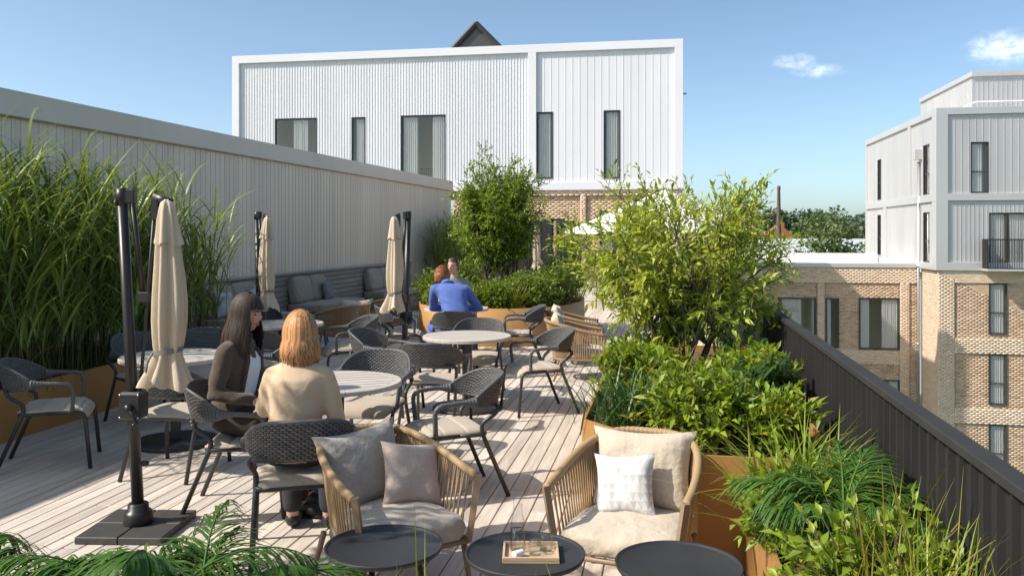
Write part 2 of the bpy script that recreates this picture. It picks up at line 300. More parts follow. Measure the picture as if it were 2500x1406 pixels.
class MB:
    def __init__(s): s.v = []; s.f = []; s.sm = []
    def add(s, V, F, smooth=False, mtx=None):
        o = len(s.v)
        s.v += [tuple(mtx @ Vector(p)) for p in V] if mtx is not None else [tuple(p) for p in V]
        s.f += [tuple(i+o for i in f) for f in F]; s.sm += [smooth]*len(F)
        return s
    def box(s, x0, x1, y0, y1, z0, z1, mtx=None):
        V = [(x0,y0,z0),(x1,y0,z0),(x1,y1,z0),(x0,y1,z0),(x0,y0,z1),(x1,y0,z1),(x1,y1,z1),(x0,y1,z1)]
        return s.add(V, [(3,2,1,0),(4,5,6,7),(0,1,5,4),(1,2,6,5),(2,3,7,6),(3,0,4,7)], False, mtx)
    def bbox(s, x0, x1, y0, y1, z0, z1, b=.004, mtx=None):
        """box with chamfered edges"""
        bm = bmesh.new(); bmesh.ops.create_cube(bm, size=1)
        for v in bm.verts: v.co = Vector(((x0+x1)/2+v.co.x*(x1-x0), (y0+y1)/2+v.co.y*(y1-y0), (z0+z1)/2+v.co.z*(z1-z0)))
        bmesh.ops.bevel(bm, geom=bm.edges[:], offset=b, segments=1, affect='EDGES', profile=.5)
        bm.verts.index_update()
        s.add([v.co.copy() for v in bm.verts], [[v.index for v in f.verts] for f in bm.faces], False, mtx); bm.free()
        return s
    def tube(s, P, r, n=8, caps=True, smooth=True, flat=1., up=None, mtx=None):
        """tube along a path; r number or list; flat squashes the section along the frame's second axis"""
        P = [Vector(p) for p in P]; k = len(P)
        rr = r if isinstance(r, (list, tuple, np.ndarray)) else [r]*k
        T = []
        for i in range(k):
            a = P[max(i-1,0)]; b = P[min(i+1,k-1)]; t = (b-a); T.append(t.normalized() if t.length > 1e-9 else Vector((0,0,1)))
        ref = Vector(up) if up is not None else (Vector((0,0,1)) if abs(T[0].z) < .9 else Vector((1,0,0)))
        V = []; F = []; N = None
        for i in range(k):
            if N is None: N = (ref - T[i]*ref.dot(T[i])).normalized()
            else:
                N = N - T[i]*N.dot(T[i]); N = N.normalized() if N.length > 1e-6 else T[i].orthogonal().normalized()
            B = T[i].cross(N)
            for j in range(n):
                a = 2*math.pi*j/n; V.append(P[i] + (B*math.cos(a) + N*math.sin(a)*flat)*rr[i])
        for i in range(k-1):
            for j in range(n): F.append((i*n+j, i*n+(j+1)%n, (i+1)*n+(j+1)%n, (i+1)*n+j))
        if caps: F.append(tuple(range(n-1,-1,-1))); F.append(tuple((k-1)*n+j for j in range(n)))
        return s.add(V, F, smooth, mtx)
    def lathe(s, prof, n=24, c=(0,0,0), smooth=True, sx=1., sy=1., mtx=None):
        V = []; F = []
        for r, z in prof:
            for j in range(n):
                a = 2*math.pi*j/n; V.append((c[0]+r*sx*math.cos(a), c[1]+r*sy*math.sin(a), c[2]+z))
        for i in range(len(prof)-1):
            for j in range(n): F.append((i*n+j, i*n+(j+1)%n, (i+1)*n+(j+1)%n, (i+1)*n+j))
        if prof[0][0] > 1e-6: F.append(tuple(range(n-1,-1,-1)))
        if prof[-1][0] > 1e-6: F.append(tuple((len(prof)-1)*n+j for j in range(n)))
        return s.add(V, F, smooth, mtx)
    def prism(s, poly, z0, z1, mtx=None):
        k = len(poly); V = [(x,y,z0) for x,y in poly]+[(x,y,z1) for x,y in poly]
        F = [tuple(range(k-1,-1,-1)), tuple(range(k,2*k))]+[(i,(i+1)%k,k+(i+1)%k,k+i) for i in range(k)]
        return s.add(V, F, False, mtx)
    def ball(s, c, r, n=12, sx=1., sy=1., sz=1.):
        prof = [(r*math.sin(math.pi*i/(n//2+1)) , -r*math.cos(math.pi*i/(n//2+1))*sz) for i in range(n//2+2)]
        prof[0] = (1e-4, prof[0][1]); prof[-1] = (1e-4, prof[-1][1])
        return s.lathe(prof, n, c, True, sx, sy)
    def mesh(s, name, m):
        me = bpy.data.meshes.new(name); me.from_pydata(s.v, [], s.f)
        me.polygons.foreach_set('use_smooth', s.sm); me.update()
        me.materials.append(MT[m] if isinstance(m, str) else m); return me
    def build(s, name, m, parent=None, loc=None, rot=None):
        return link(name, s.mesh(name, m), parent, loc, rot)

def arc_path(pts, rad=.04, seg=5):
    """polyline with rounded corners"""
    pts = [Vector(p) for p in pts]; out = [pts[0]]
    for i in range(1, len(pts)-1):
        a, b, c = pts[i-1], pts[i], pts[i+1]
        r1 = min(rad, (a-b).length*.45, (c-b).length*.45)
        p = b+(a-b).normalized()*r1; q = b+(c-b).normalized()*r1
        for k in range(seg+1):
            t = k/seg; out.append(p*(1-t)**2 + b*2*t*(1-t) + q*t*t)
    out.append(pts[-1]); return out

def softbox(w, d, h, r=.03, n=10, puff=.02, wr=.0, seed=0):
    """cushion: box with rounded edges and a puffed top; returns V,F centred in x,y with base at z=0"""
    bm = bmesh.new(); bmesh.ops.create_cube(bm, size=2); bmesh.ops.subdivide_edges(bm, edges=bm.edges[:], cuts=n, use_grid_fill=True)
    hx, hy, hz = w/2, d/2, h/2; rr = np.random.default_rng(seed); ph = rr.uniform(0, 6, 6)
    for v in bm.verts:
        x, y, z = v.co; p = Vector((x*hx, y*hy, z*hz))
        q = Vector((max(-hx+r, min(hx-r, p.x)), max(-hy+r, min(hy-r, p.y)), max(-hz+r, min(hz-r, p.z))))
        dd = p-q; p = q+dd.normalized()*r if dd.length > 1e-9 else p
        b = (1-x*x)*(1-y*y)
        p.z += puff*b*(1 if z > 0 else -.2)*abs(z)
        p.x += puff*.5*(1-y*y)*(1-z*z)*x; p.y += puff*.5*(1-x*x)*(1-z*z)*y
        if wr:
            p.z += wr*math.sin(9*x+ph[0]+3*y)*math.sin(7*y+ph[1])*(1 if z > 0 else 0)
            p += Vector((x,y,0))*wr*.6*math.sin(11*(x+y)+ph[2]+4*z)
        v.co = p+Vector((0,0,hz))
    bm.verts.index_update()
    V = [v.co.copy() for v in bm.verts]; F = [[q.index for q in f.verts] for f in bm.faces]; bm.free()
    return V, F
def pillow(w, h, t, seed=0, n=16, slump=0.):
    """scatter pillow standing in the local XZ plane, base at z=0, thickness along y"""
    rr = np.random.default_rng(seed); ph = rr.uniform(0, 6.28, 8); V = []; F = []
    for side in (1, -1):
        for j in range(n+1):
            for i in range(n+1):
                u = -1+2*i/n; v = -1+2*j/n
                pin = 1-.10*(1-abs(v)**3)*abs(u)**6*0 - .14*(1-v*v)*(abs(u)**2)
                pinv = 1-.14*(1-u*u)*(abs(v)**2)
                x = u*w/2*pin; z = v*h/2*pinv
                th = t/2*((1-u**4)*(1-v**4))**.62
                th *= 1+.10*math.sin(5*u+ph[0])*math.sin(4*v+ph[1])
                edge = max(abs(u), abs(v))
                th += .007*math.sin(16*math.atan2(v,u)+ph[2])*max(0, edge-.35)*(1-edge)*4
                y = side*th + .012*math.sin(3*u+ph[3])*(v)
                z += slump*(-(v+1)*.5)*(1-u*u)
                V.append((x, y, z+h/2))
    N = (n+1)*(n+1)
    for j in range(n):
        for i in range(n):
            a = j*(n+1)+i; F.append((a, a+n+1, a+n+2, a+1)); F.append((N+a, N+a+1, N+a+n+2, N+a+n+1))
    return V, F
def pillow_obj(name, label, cat, w, h, t, m, loc, rz, tilt, seed=0, roll=0., group=None, slump=0.):
    mb = MB(); V, F = pillow(w, h, t, seed, slump=slump); mb.add(V, F, True)
    o = mb.build(name, m, None, loc); o.rotation_euler = (Euler((0,0,R(rz))).to_matrix() @ Euler((R(tilt), R(roll), 0)).to_matrix()).to_euler()
    return tag(o, label, cat, group)
# ================================================================== SETTING
# ground far below the roof terrace
mb = MB(); mb.add([(-3000,-500,-13),(3000,-500,-13),(3000,4000,-13),(-3000,4000,-13)], [(0,1,2,3)])
tag(mb.build('ground', 'ground'), None, None, kind='structure')

# ---- timber deck: each board segment a plank
DX0, DX1, DY0, DY1 = -7.35, 1.00, 1.2, 31.9
mb = MB(); mb.box(DX0, DX1, DY0, DY1, -.40, -.034)
deck = tag(mb.build('deck', 'joist'), None, None, kind='structure')
PITCH, GAP = .105, .007
def in_view(x, y):
    c, s = math.cos(R(YAW)), math.sin(R(YAW)); r = x*c+y*s; d = y*c-x*s
    if d < 2.6: return False, 0
    u = 1250+2080*r/d; v = 570+1.78*2080/d
    return (-120 < u < 2520 and v < 1470), d
planks = []
nb = int((DX1-DX0)/PITCH)
pr_ = random.Random(3)
for j in range(nb):
    x = DX0+(j+.5)*PITCH; y = DY0-pr_.uniform(0, 3.6)
    while y < DY1:
        L = 3.6; y0 = max(y, DY0); y1 = min(y+L, DY1)
        if y1-y0 > .2:
            hid = (x < -5.65 and y1 < 9.4) or (x > .42 and y1 < 4.9) or (x > -.42 and y0 > 5.2 and y1 < 8.9)
            vis = max((in_view(x, y0+(y1-y0)*t) for t in (0,.2,.4,.6,.8,1)), key=lambda q: q[0])
            dist = min([in_view(x, y0+(y1-y0)*t)[1] for t in (0,.2,.4,.6,.8,1) if in_view(x, y0+(y1-y0)*t)[0]] or [99])
            planks.append((dist if (vis[0] and not hid) else 99, x, y0, y1))
        y += L
planks.sort()
w = PITCH-GAP
mb = MB(); mb.bbox(-w/2, w/2, -.5, .5, -.03, 0, .003); plank_me = mb.mesh('plank', 'deck')
for dist, x, y0, y1 in planks[:292]:
    link('plank', plank_me, deck, (x, (y0+y1)/2, pr_.uniform(-.0012,.0008)), None, (1, (y1-y0)-.004, 1))
mb = MB()
for dist, x, y0, y1 in planks[292:]: mb.box(x-w/2, x+w/2, y0+.002, y1-.002, -.03, 0)
tag(mb.build('plank_field', 'deck', deck), None, None, kind='stuff')

# ------------------------------------------------------------------ wall frames: helper for buildings
class Wall:
    """a vertical wall plane: O corner, ud unit horizontal, nn outward normal (all in the thing's own space)"""
    def __init__(s, O, ud, nn): s.O = Vector(O); s.u = Vector(ud).normalized(); s.n = Vector(nn).normalized()
    def m(s):
        z = Vector((0,0,1)); M = Matrix((s.u, -s.n, z)).transposed().to_4x4(); M.translation = s.O; return M   # local x along, y inward, z up
def rect_minus(u0, u1, z0, z1, holes):
    """split a rectangle into pieces round the holes"""
    xs = sorted({u0, u1, *[max(u0, min(u1, q)) for h in holes for q in (h[0], h[1])]}); out = []
    for a, b in zip(xs[:-1], xs[1:]):
        if b-a < 1e-4: continue
        cur = z0
        for h in sorted([h for h in holes if h[0] < b-1e-4 and h[1] > a+1e-4], key=lambda h: h[2]):
            if min(h[2], z1) > cur+1e-4: out.append((a, b, cur, min(h[2], z1)))
            cur = max(cur, h[3])
        if cur < z1-1e-4: out.append((a, b, cur, z1))
    return out
def clad(parent, wall, u0, u1, z0, z1, pitch, holes, m, rib=.02, ribw=.018, base=.03, name='cladding_panel', half=False):
    """upright sheet panels, each with a standing seam; one object per piece"""
    M = wall.m(); n = max(1, round((u1-u0)/pitch)); p = (u1-u0)/n; cache = {}
    for i in range(n):
        a, b = u0+i*p, u0+(i+1)*p
        for (pa, pb, za, zb) in rect_minus(a, b, z0, z1, holes):
            key = (round(pb-pa,3), round(zb-za,3), abs(pa-a) < 1e-3)
            if key not in cache:
                W_ = pb-pa; H_ = zb-za; mb = MB()
                if key[2]:
                    x1 = min(ribw, W_*.5)
                    if half:   # seam plus two small ribs in the pan
                        prof = [(0,-base-rib),(x1,-base-rib),(x1,-base),(W_*.42,-base),(W_*.45,-base-rib*.45),(W_*.5,-base-rib*.45),(W_*.53,-base),(W_,-base)]
                    else: prof = [(0,-base-rib),(x1,-base-rib),(x1+.004,-base),(W_,-base)]
                else: prof = [(0,-base),(W_,-base)]
                k = len(prof)
                V = [(x,y,0) for x,y in prof]+[(x,y,H_) for x,y in prof]
                F = [(q,q+1,k+q+1,k+q) for q in range(k-1)]
                V += [(0,0,0),(W_,0,0),(W_,0,H_),(0,0,H_)]; t = 2*k
                F += [(0,k,t+3,t),(k-1,t+1,t+2,2*k-1),tuple([t+1]+list(range(k-1,-1,-1))+[t]),tuple([t+3]+list(range(k,2*k))+[t+2])]
                mb.add(V, F); cache[key] = mb.mesh(name, m)
            o = link(name, cache[key], parent); o.matrix_local = M @ Matrix.Translation((pa, 0, za))
def window(parent, wall, u0, u1, z0, z1, depth=.07, fw=.05, curtains=((0,1),), transom=None, mullion=None, room='room', stand=0., blue=False):
    """window part with frame bars, pane, curtains and the room behind"""
    M = wall.m(); W_, H_ = u1-u0, z1-z0
    mb = MB()
    y0, y1 = depth-.05, depth
    mb.box(0,W_,y0,y1,H_-fw,H_); mb.box(0,W_,y0,y1,0,fw); mb.box(0,fw,y0,y1,fw,H_-fw); mb.box(W_-fw,W_,y0,y1,fw,H_-fw)
    if transom is not None: mb.box(fw,W_-fw,y0+.003,y1-.003,transom*H_-fw/2,transom*H_+fw/2)
    if mullion is not None: mb.box(mullion*W_-fw/2,mullion*W_+fw/2,y0+.003,y1-.003,fw,H_-fw)
    fr = mb.build('window', 'win_frame', parent); fr.matrix_local = M @ Matrix.Translation((u0,0,z0))
    # reveal lining
    mb = MB(); e = .012
    mb.box(-e,0,-.035,depth,-e,H_+e); mb.box(W_,W_+e,-.035,depth,-e,H_+e); mb.box(0,W_,-.035,depth,H_,H_+e); mb.box(0,W_,-.045,depth,-e,0)
    mb.build('reveal', 'win_frame', fr)
    mb = MB(); mb.box(fw*.8,W_-fw*.8,y0+.02,y0+.03,fw*.8,H_-fw*.8); mb.build('pane', 'pane', fr)
    for a, b in curtains:
        xa, xb = fw*.6+(W_-1.2*fw)*a, fw*.6+(W_-1.2*fw)*b; n = max(12, int((xb-xa)/.012)); V = []; F = []
        for i in range(n+1):
            t = i/n; x = xa+(xb-xa)*t; yy = depth+.035+.016*math.sin((xb-xa)*t/.085*6.28+u0*3)+.008*math.sin(t*31+u0)
            V += [(x,yy,.02),(x,yy,H_-.02)]
        for i in range(n): F.append((2*i,2*i+2,2*i+3,2*i+1))
        mb = MB(); mb.add(V, F, True); mb.build('curtain', 'curtain', fr)
    mb = MB(); D_ = 2.2; X_ = .5
    mb.box(-X_,W_+X_,depth+D_,depth+D_+.05,-.3,H_+.3); mb.box(-X_-.05,-X_,depth+.02,depth+D_,-.3,H_+.3); mb.box(W_+X_,W_+X_+.05,depth+.02,depth+D_,-.3,H_+.3)
    mb.box(-X_,W_+X_,depth+.02,depth+D_,H_+.3,H_+.35)
    mb.build('room', room, fr)
    return fr
def bricks(parent, wall, regions, seed=0, singles=0, back=.0):
    """courses of real bricks; regions = (u0,u1,z0,z1,material,proud,holes)"""
    M = wall.m(); rr = random.Random(seed); out = {}; one = []
    for (u0,u1,z0,z1,m,proud,holes) in regions:
        k = 0; z = z0
        while z < z1-.02:
            zt = min(z+.065, z1); x = u0-(.112 if k % 2 else 0)
            while x < u1-.01:
                a, b = max(x, u0), min(x+.215, u1)
                if b-a > .03 and not any(a < h[1]-.005 and b > h[0]+.005 and z < h[3]-.005 and zt > h[2]+.005 for h in holes):
                    jit = rr.uniform(0,.006); one.append((m, a, b, z, zt, proud+jit))
                else:
                    for h in holes:   # half bricks beside the openings
                        if z < h[3]-.005 and zt > h[2]+.005:
                            if a < h[0]-.03 < b: one.append((m, a, h[0]-.004, z, zt, proud+.002))
                            if a < h[1]+.03 < b: one.append((m, h[1]+.004, b, z, zt, proud+.002))
                x += .225
            z += .075; k += 1
    for (u0,u1,z0,z1,m,proud,holes) in regions:      # mortar bed just behind the brick faces
        mb = MB()
        for (a,b,c,d) in rect_minus(u0, u1, z0, z1, holes): mb.box(a,b,-proud-.014,.06,c,d)
        o = mb.build('mortar_bed', 'mortar', parent); o.matrix_local = M
    one.sort(key=lambda q: (-q[3]-.5*q[1]) if singles else 0)
    cache = {}
    for q, (m,a,b,z,zt,p) in enumerate(one):
        if q < singles:
            key = (m, round(b-a,3), round(zt-z,3))
            if key not in cache:
                mb = MB(); mb.box(0,b-a,-.02,.01,0,zt-z); cache[key] = mb.mesh('brick', m)
            o = link('brick', cache[key], parent); o.matrix_local = M @ Matrix.Translation((a,-p,z))
        else: out.setdefault(m, []).append((a,b,z,zt,p))
    for m, L in out.items():
        A = np.array(L); n = len(A)
        x0,x1,z0,z1,p = A.T; yf = -p-.02; yb = -p+.01
        V = np.stack([np.stack([x0,yf,z0],1),np.stack([x1,yf,z0],1),np.stack([x1,yf,z1],1),np.stack([x0,yf,z1],1),
                      np.stack([x0,yb,z0],1),np.stack([x1,yb,z0],1),np.stack([x1,yb,z1],1),np.stack([x0,yb,z1],1)],1).reshape(-1,3)
        q = np.array([(0,1,2,3),(1,5,6,2),(4,0,3,7),(3,2,6,7),(4,5,1,0)])
        F = (q[None]+(np.arange(n)*8)[:,None,None]).reshape(-1,4)
        o = link('brickwork', npmesh('brickwork', V, F, m), parent); o.matrix_local = M; o['kind'] = 'stuff'

# ------------------------------------------------------------------ white clad building at the end of the terrace
FY = 32.0
hb = thing('terrace_building', 'long white clad building with brick base at the far end of the terrace', 'building', (-8.2, FY, 0))
ox = 8.2
fw_ = Wall((-17.15+ox, 0, 0), (1,0,0), (0,-1,0)); UL = 17.15
def fx(X): return X+UL
wins = [(fx(-15.34),fx(-13.58),3.85,6.36,((.42,.78),)), (fx(-12.11),fx(-11.55),3.85,6.34,((.25,1),)), (fx(-10.08),fx(-8.30),3.45,6.36,((.02,.36),(.70,1.),)),
        (fx(-4.73),fx(-4.13),3.86,6.36,((.05,.9),)), (fx(-2.20),fx(-1.61),3.84,6.36,((.1,.95),))]
holes = [(a,b,c,d) for a,b,c,d,_ in wins]
M = fw_.m()
mb = MB()
for (a,b,c,d) in rect_minus(0, UL+.71, 3.41, 8.9, holes): mb.box(a+.004,b-.004,.0,.24,c,d,M)
mb.build('wall', 'white_frame', hb)
mb = MB(); mb.box(.31,UL+.40,.3,9,7.0,7.2,M); mb.build('roof', 'roof_grey', hb)
mb = MB(); mb.box(UL+.41,UL+.70,.25,9,0,7.25,M); mb.box(.01,.3,.25,9,0,7.25,M); mb.build('side_wall', 'white_frame', hb)
# raised white frame round the panels
for nm, bx in (('frame_band',(0,UL+.71,8.62,8.92)),('frame_band',(0,UL+.71,3.41,3.70)),('frame_post',(0,.30,3.70,8.62)),('frame_post',(fx(-5.06),fx(-4.745),3.70,8.62)),('frame_post',(fx(.40),UL+.71,3.70,8.62))):
    mb = MB(); mb.bbox(bx[0],bx[1],-.13,-.001,bx[2],bx[3],.006,M); mb.build(nm, 'white_frame', hb)
clad(hb, fw_, .302, fx(-5.062), 3.702, 8.618, .115, holes, 'white_clad', rib=.014, ribw=.035, base=.02)
clad(hb, fw_, fx(-4.743), fx(.398), 3.702, 8.618, .27, holes, 'white_clad', rib=.009, ribw=.020, base=.02)
for i, (a,b,c,d,cu) in enumerate(wins): window(hb, fw_, a,b,c,d, depth=.06, curtains=cu)
# small balcony rail seen inside the wide window
mb = MB()
for i in range(9): mb.box(fx(-9.42)+i*.075,fx(-9.42)+i*.075+.02,.42,.44,3.46,4.30,M)
mb.box(fx(-9.45),fx(-8.78),.41,.45,4.30,4.34,M); mb.build('inner_railing', 'win_frame', hb)
mb = MB(); mb.tube([(UL+.70,.5,7.0),(UL+.84,.5,7.0)], .035, 8, mtx=M); mb.build('overflow_pipe', 'drain', hb)
# brick storey below
mb = MB()
bh = [(fx(-2.35),fx(-.9),0.4,2.62),(fx(-4.0),fx(-3.25),0.0,2.25)]
for (a,b,c,d) in rect_minus(fx(-8), UL+.69, 0, 3.40, bh): mb.box(a,b,.07,.25,c,d,M)
mb.build('mortar_wall', 'mortar', hb)
reg = [(fx(-8),UL+.69,3.20,3.41,'brick_pale',.03,[]), (fx(-3.08),fx(-2.86),0,3.20,'brick_pale',.03,bh), (fx(-.25),UL+.69,0,3.20,'brick_pale',.03,bh),
       (fx(-8),fx(-3.085),0,3.195,'brick_brown',-.05,bh), (fx(-2.855),fx(-.255),0,3.195,'brick_brown',-.05,bh)]
bricks(hb, fw_, reg, 5)
window(hb, fw_, *bh[0], depth=.22, curtains=((0,.3),), mullion=.5)
# glazed dark gable on the roof behind
gb = thing('roof_gable', 'dark triangular glazed gable rising behind the white roofline', 'gable', (-8.41, 38, 8.7))
XZ = Matrix(((1,0,0,0),(0,0,1,0),(0,1,0,0),(0,0,0,1)))
mb = MB(); mb.prism([(-2.95,-.35),(0,2.67),(2.95,-.35)], 0, 3.0, XZ); mb.build('roof', 'gable', gb)
mb = MB(); mb.prism([(-2.5,-.2),(0,2.36),(2.5,-.2)], -.03, -.005, XZ); mb.build('glazing', 'gable_glass', gb)
for sx in (-1, 1):
    mb = MB(); mb.tube([(sx*2.95,-.09,-.35),(0,-.09,2.67)], .10, 4, smooth=False); mb.build('verge_trim', 'gable', gb)

# dark entrance screen between the low wall and the brick storey
es = thing('entrance_screen', 'charcoal entrance screen with pier behind the round planter', 'screen', (-5.3, 28.0, 0))
mb = MB(); mb.bbox(-1.35,.45,0,.25,0,3.15,.006); mb.build('tall_panel', 'rail', es)
mb = MB(); mb.bbox(.47,1.36,.04,.22,0,2.2,.006); mb.build('low_panel', 'rail', es)
mb = MB(); mb.bbox(1.37,1.66,-.05,.25,0,2.28,.006); mb.build('pier', 'rail_cap', es)
gt = thing('garden_gate', 'black barred gate beside the charcoal pier, greenery behind it', 'gate', (-3.62, 28.1, 0))
for i in range(4):
    mb = MB(); mb.box(i*.125,i*.125+.02,-.01,.01,.05,2.2); mb.build('bar', 'rail', gt)
mb = MB(); mb.box(-.005,.4,-.015,.015,2.2,2.27); mb.box(-.005,.4,-.015,.015,.01,.05); mb.build('gate_rail', 'rail', gt)

# ------------------------------------------------------------------ low grey metal wall along the left edge
WANG = -2.58
WX, WY = -7.43, 2.0
wall_b = thing('metal_wall', 'long grey ribbed metal wall with sloping light coping behind the tall grasses', 'wall', (WX, WY, 0), WANG)
WL = 23.2; WH = 3.06
lw = Wall((0, 0, 0), (0,1,0), (1,0,0))
mb = MB(); mb.box(-.5,-.04,0,WL,0,WH+.02); mb.build('core', 'grey_clad', wall_b)
clad(wall_b, lw, 0, WL, 0, WH, .1345, [], 'grey_clad', rib=.005, ribw=.010, base=.02, half=True)
for i in range(8):
    mb = MB(); y0 = i*WL/8+.001; y1 = (i+1)*WL/8-.001
    # folded coping: fascia, small nib and a top sloping back
    prof = [(.075,WH),(.115,WH+.012),(.115,WH+.05),(.085,WH+.055),(.085,WH+.30),(-.50,WH+.35),(-.50,WH)]
    k = len(prof); V = [(x,y0,z) for x,z in prof]+[(x,y1,z) for x,z in prof]
    mb.add(V, [tuple(range(k)), tuple(range(2*k-1,k-1,-1))]+[(j,k+j,k+(j+1)%k,(j+1)%k) for j in range(k)]); mb.build('coping', 'grey_cap', wall_b)

# ------------------------------------------------------------------ charcoal parapet along the right edge
pr = thing('parapet', 'dark charcoal ribbed parapet with flat cap along the right edge', 'parapet', (.94, 1.4, 0))
PL = 29.0; pw = Wall((.06,0,0), (0,1,0), (-1,0,0))
mb = MB(); mb.box(.045,.062,0,PL,-.4,1.065); mb.build('core', 'rail', pr)
clad(pr, Wall((.045,PL,0),(0,-1,0),(-1,0,0)), 0, PL, 0, 1.065, .1075, [], 'rail', rib=.022, ribw=.011, base=.012)
for i in range(9):
    mb = MB(); mb.bbox(-.003,.068,i*PL/9+.001,(i+1)*PL/9-.001,1.065,1.10,.004); mb.build('cap', 'rail_cap', pr)

# ------------------------------------------------------------------ bench against the metal wall
bn = thing('bench', 'long grey timber bench with slatted back along the metal wall', 'bench', (WX+.03+10.3*.0451*1.0-.37+.37, WY, 0), WANG)
bn.location = (WX, WY, 0)
B0, B1 = 8.6, 19.35
for i in range(3):
    y0, y1 = B0+i*(B1-B0)/3, B0+(i+1)*(B1-B0)/3
    for k in range(7):   # back boards
        mb = MB(); mb.bbox(.07,.105,y0+.002,y1-.002,.36+k*.094,.36+k*.094+.085,.003); mb.build('back_slat', 'bench_wood', bn)
    mb = MB(); mb.bbox(.06,.17,y0+.002,y1-.002,1.022,1.05,.003); mb.build('top_rail', 'bench_wood', bn)
    for k in range(7):   # seat boards
        mb = MB(); mb.bbox(.12+k*.105,.12+k*.105+.098,y0+.002,y1-.002,.31,.335,.003); mb.build('seat_slat', 'bench_wood', bn)
    for k in range(3):   # front boards
        mb = MB(); mb.bbox(.83,.852,y0+.002,y1-.002,.02+k*.098,.02+k*.098+.092,.003); mb.build('front_slat', 'bench_wood', bn)
mb = MB(); mb.box(.06,.068,B0,B1,0,1.02); mb.box(.11,.828,B0+.01,B1-.01,.0,.305); mb.build('carcass', 'joist', bn)

# ------------------------------------------------------------------ planters
def planter(name, label, poly, h, loc=(0,0,0), t=.02, soil=.06, smooth=False):
    """sheet-metal planter: open polygon wall with a folded rim, soil inside"""
    o = thing(name, label, 'planter', loc)
    k = len(poly); P = [Vector((x,y)) for x,y in poly]; inn = []
    area = sum(P[i].x*P[(i+1)%k].y-P[(i+1)%k].x*P[i].y for i in range(k)); sg = 1 if area > 0 else -1
    for i in range(k):
        a = (P[i]-P[i-1]).normalized(); b = (P[(i+1)%k]-P[i]).normalized()
        n1 = Vector((-a.y,a.x))*sg; n2 = Vector((-b.y,b.x))*sg; n = (n1+n2); n = n/(n.length**2)*2 if n.length > 1e-6 else n1
        inn.append((P[i], P[i]+n*t, P[i]+n*(t+.012)))
    mb = MB(); V = []
    for z, w_ in ((0,0),(h,0),(h,1),(h-soil-.05,1)):
        V += [(inn[i][w_].x, inn[i][w_].y, z) for i in range(k)]
    F = [(r*k+i, r*k+(i+1)%k, (r+1)*k+(i+1)%k, (r+1)*k+i) for r in range(3) for i in range(k)]
    mb.add(V, F, False); w_o = mb.build('shell', 'bronze', o)
    if smooth:
        for p in w_o.data.polygons: p.use_smooth = p.index < k or p.index >= 2*k
    mb = MB(); mb.add([(inn[i][1].x, inn[i][1].y, h-soil) for i in range(k)], [tuple(range(k)) if sg > 0 else tuple(range(k-1,-1,-1))]); mb.build('soil', 'soil', o)
    return o
planter('low_planter', 'long low bronze planter under the tall reed grasses on the left', [(-5.52,1.5),(-5.52,10.45),(-6.90,10.45),(-7.25,1.5)], .455)
planter('corner_planter', 'tall bronze planter with chamfered corner holding the big leafy tree', [(.915,4.64),(.915,9.2),(-.49,9.2),(-.51,5.42),(.18,4.64)], .60)
planter('side_planter', 'bronze planter against the parapet at the lower right corner', [(.915,1.75),(.915,4.60),(.42,4.60),(.42,1.75)], .52)
planter('front_planter', 'bronze planter of palms along the bottom edge of the picture', [(.40,1.75),(.40,2.62),(-3.6,2.62),(-3.6,1.75)], .50)
pe = [(1.42*math.copysign(abs(math.cos(a))**.82, math.cos(a)), 2.05*math.copysign(abs(math.sin(a))**.82, math.sin(a))) for a in [2*math.pi*i/48 for i in range(48)]]
planter('round_planter', 'rounded bronze planter under the dense small tree in mid terrace', pe, .60, (-2.83, 15.15, 0), smooth=True)
planter('end_planter', 'bronze planter with reed grasses at the far end of the bench', [(-5.2,21.6),(-5.2,25),(-6.3,25),(-6.45,21.6)], .455)

# ------------------------------------------------------------------ brick and white building across the gap on the right
rb = thing('courtyard_building', 'brick building with white clad upper floors across the courtyard', 'building', (11.1, 37.5, -13))
Z0 = 13.0
ff = Wall((0,0,Z0), (1,0,0), (0,-1,0)); lf = Wall((0,12.3,Z0), (0,-1,0), (-1,0,0)); wf = Wall((-9.6,2.46,Z0), (1,0,0), (0,-1,0)); rf = Wall((0,2.46,Z0),(0,-1,0),(-1,0,0))
LU = 12.3
def ly(Y): return LU-(Y-37.5)
FW = [(1.24,1.89,3.43,5.49)]; FD = [(1.93,3.35,.36,2.61)]
LW = [(ly(47.43),ly(46.75),3.54,5.61),(ly(39.43),ly(38.56),3.43,5.56),(ly(47.43),ly(46.75),.68,2.73),(ly(39.43),ly(38.56),.57,2.67)]
M = ff.m(); ML = lf.m()
mb = MB()
for (a,b,c,d) in rect_minus(0, 14, .27, 6.88, FW+FD): mb.box(a,b,.0,.24,c,d,M)
for (a,b,c,d) in rect_minus(0, LU-.25, .27, 6.88, LW): mb.box(a,b,.0,.24,c,d,ML)
mb.box(.25,14,.25,12.25,6.6,6.75,M)
mb.build('upper_wall', 'silver_frame', rb)
def bands(wall, specs):
    Mx = wall.m()
    for nm, a, b, c, d in specs:
        mb = MB(); mb.bbox(a,b,-.12,-.001,c,d,.006,Mx); mb.build(nm, 'silver_frame', rb)
bands(ff, [('frame_post',-.12,.34,.27,6.91),('frame_band',.341,14,6.63,6.91),('frame_band',.341,14,3.12,3.41),('frame_band',.341,14,.27,.60)])
bands(lf, [('frame_band',0,LU-.002,6.63,6.91),('frame_band',.20,LU-.002,3.10,3.42),('frame_band',.20,LU-.002,.27,.55),('frame_post',0,.20,.27,6.629),
           ('frame_post',ly(41.54),ly(41.15),3.421,6.629),('frame_post',ly(45.92),ly(45.44),.551,3.099),('frame_post',ly(37.95),ly(37.502),.551,3.099),('frame_post',ly(37.95),ly(37.502),3.421,6.629)])
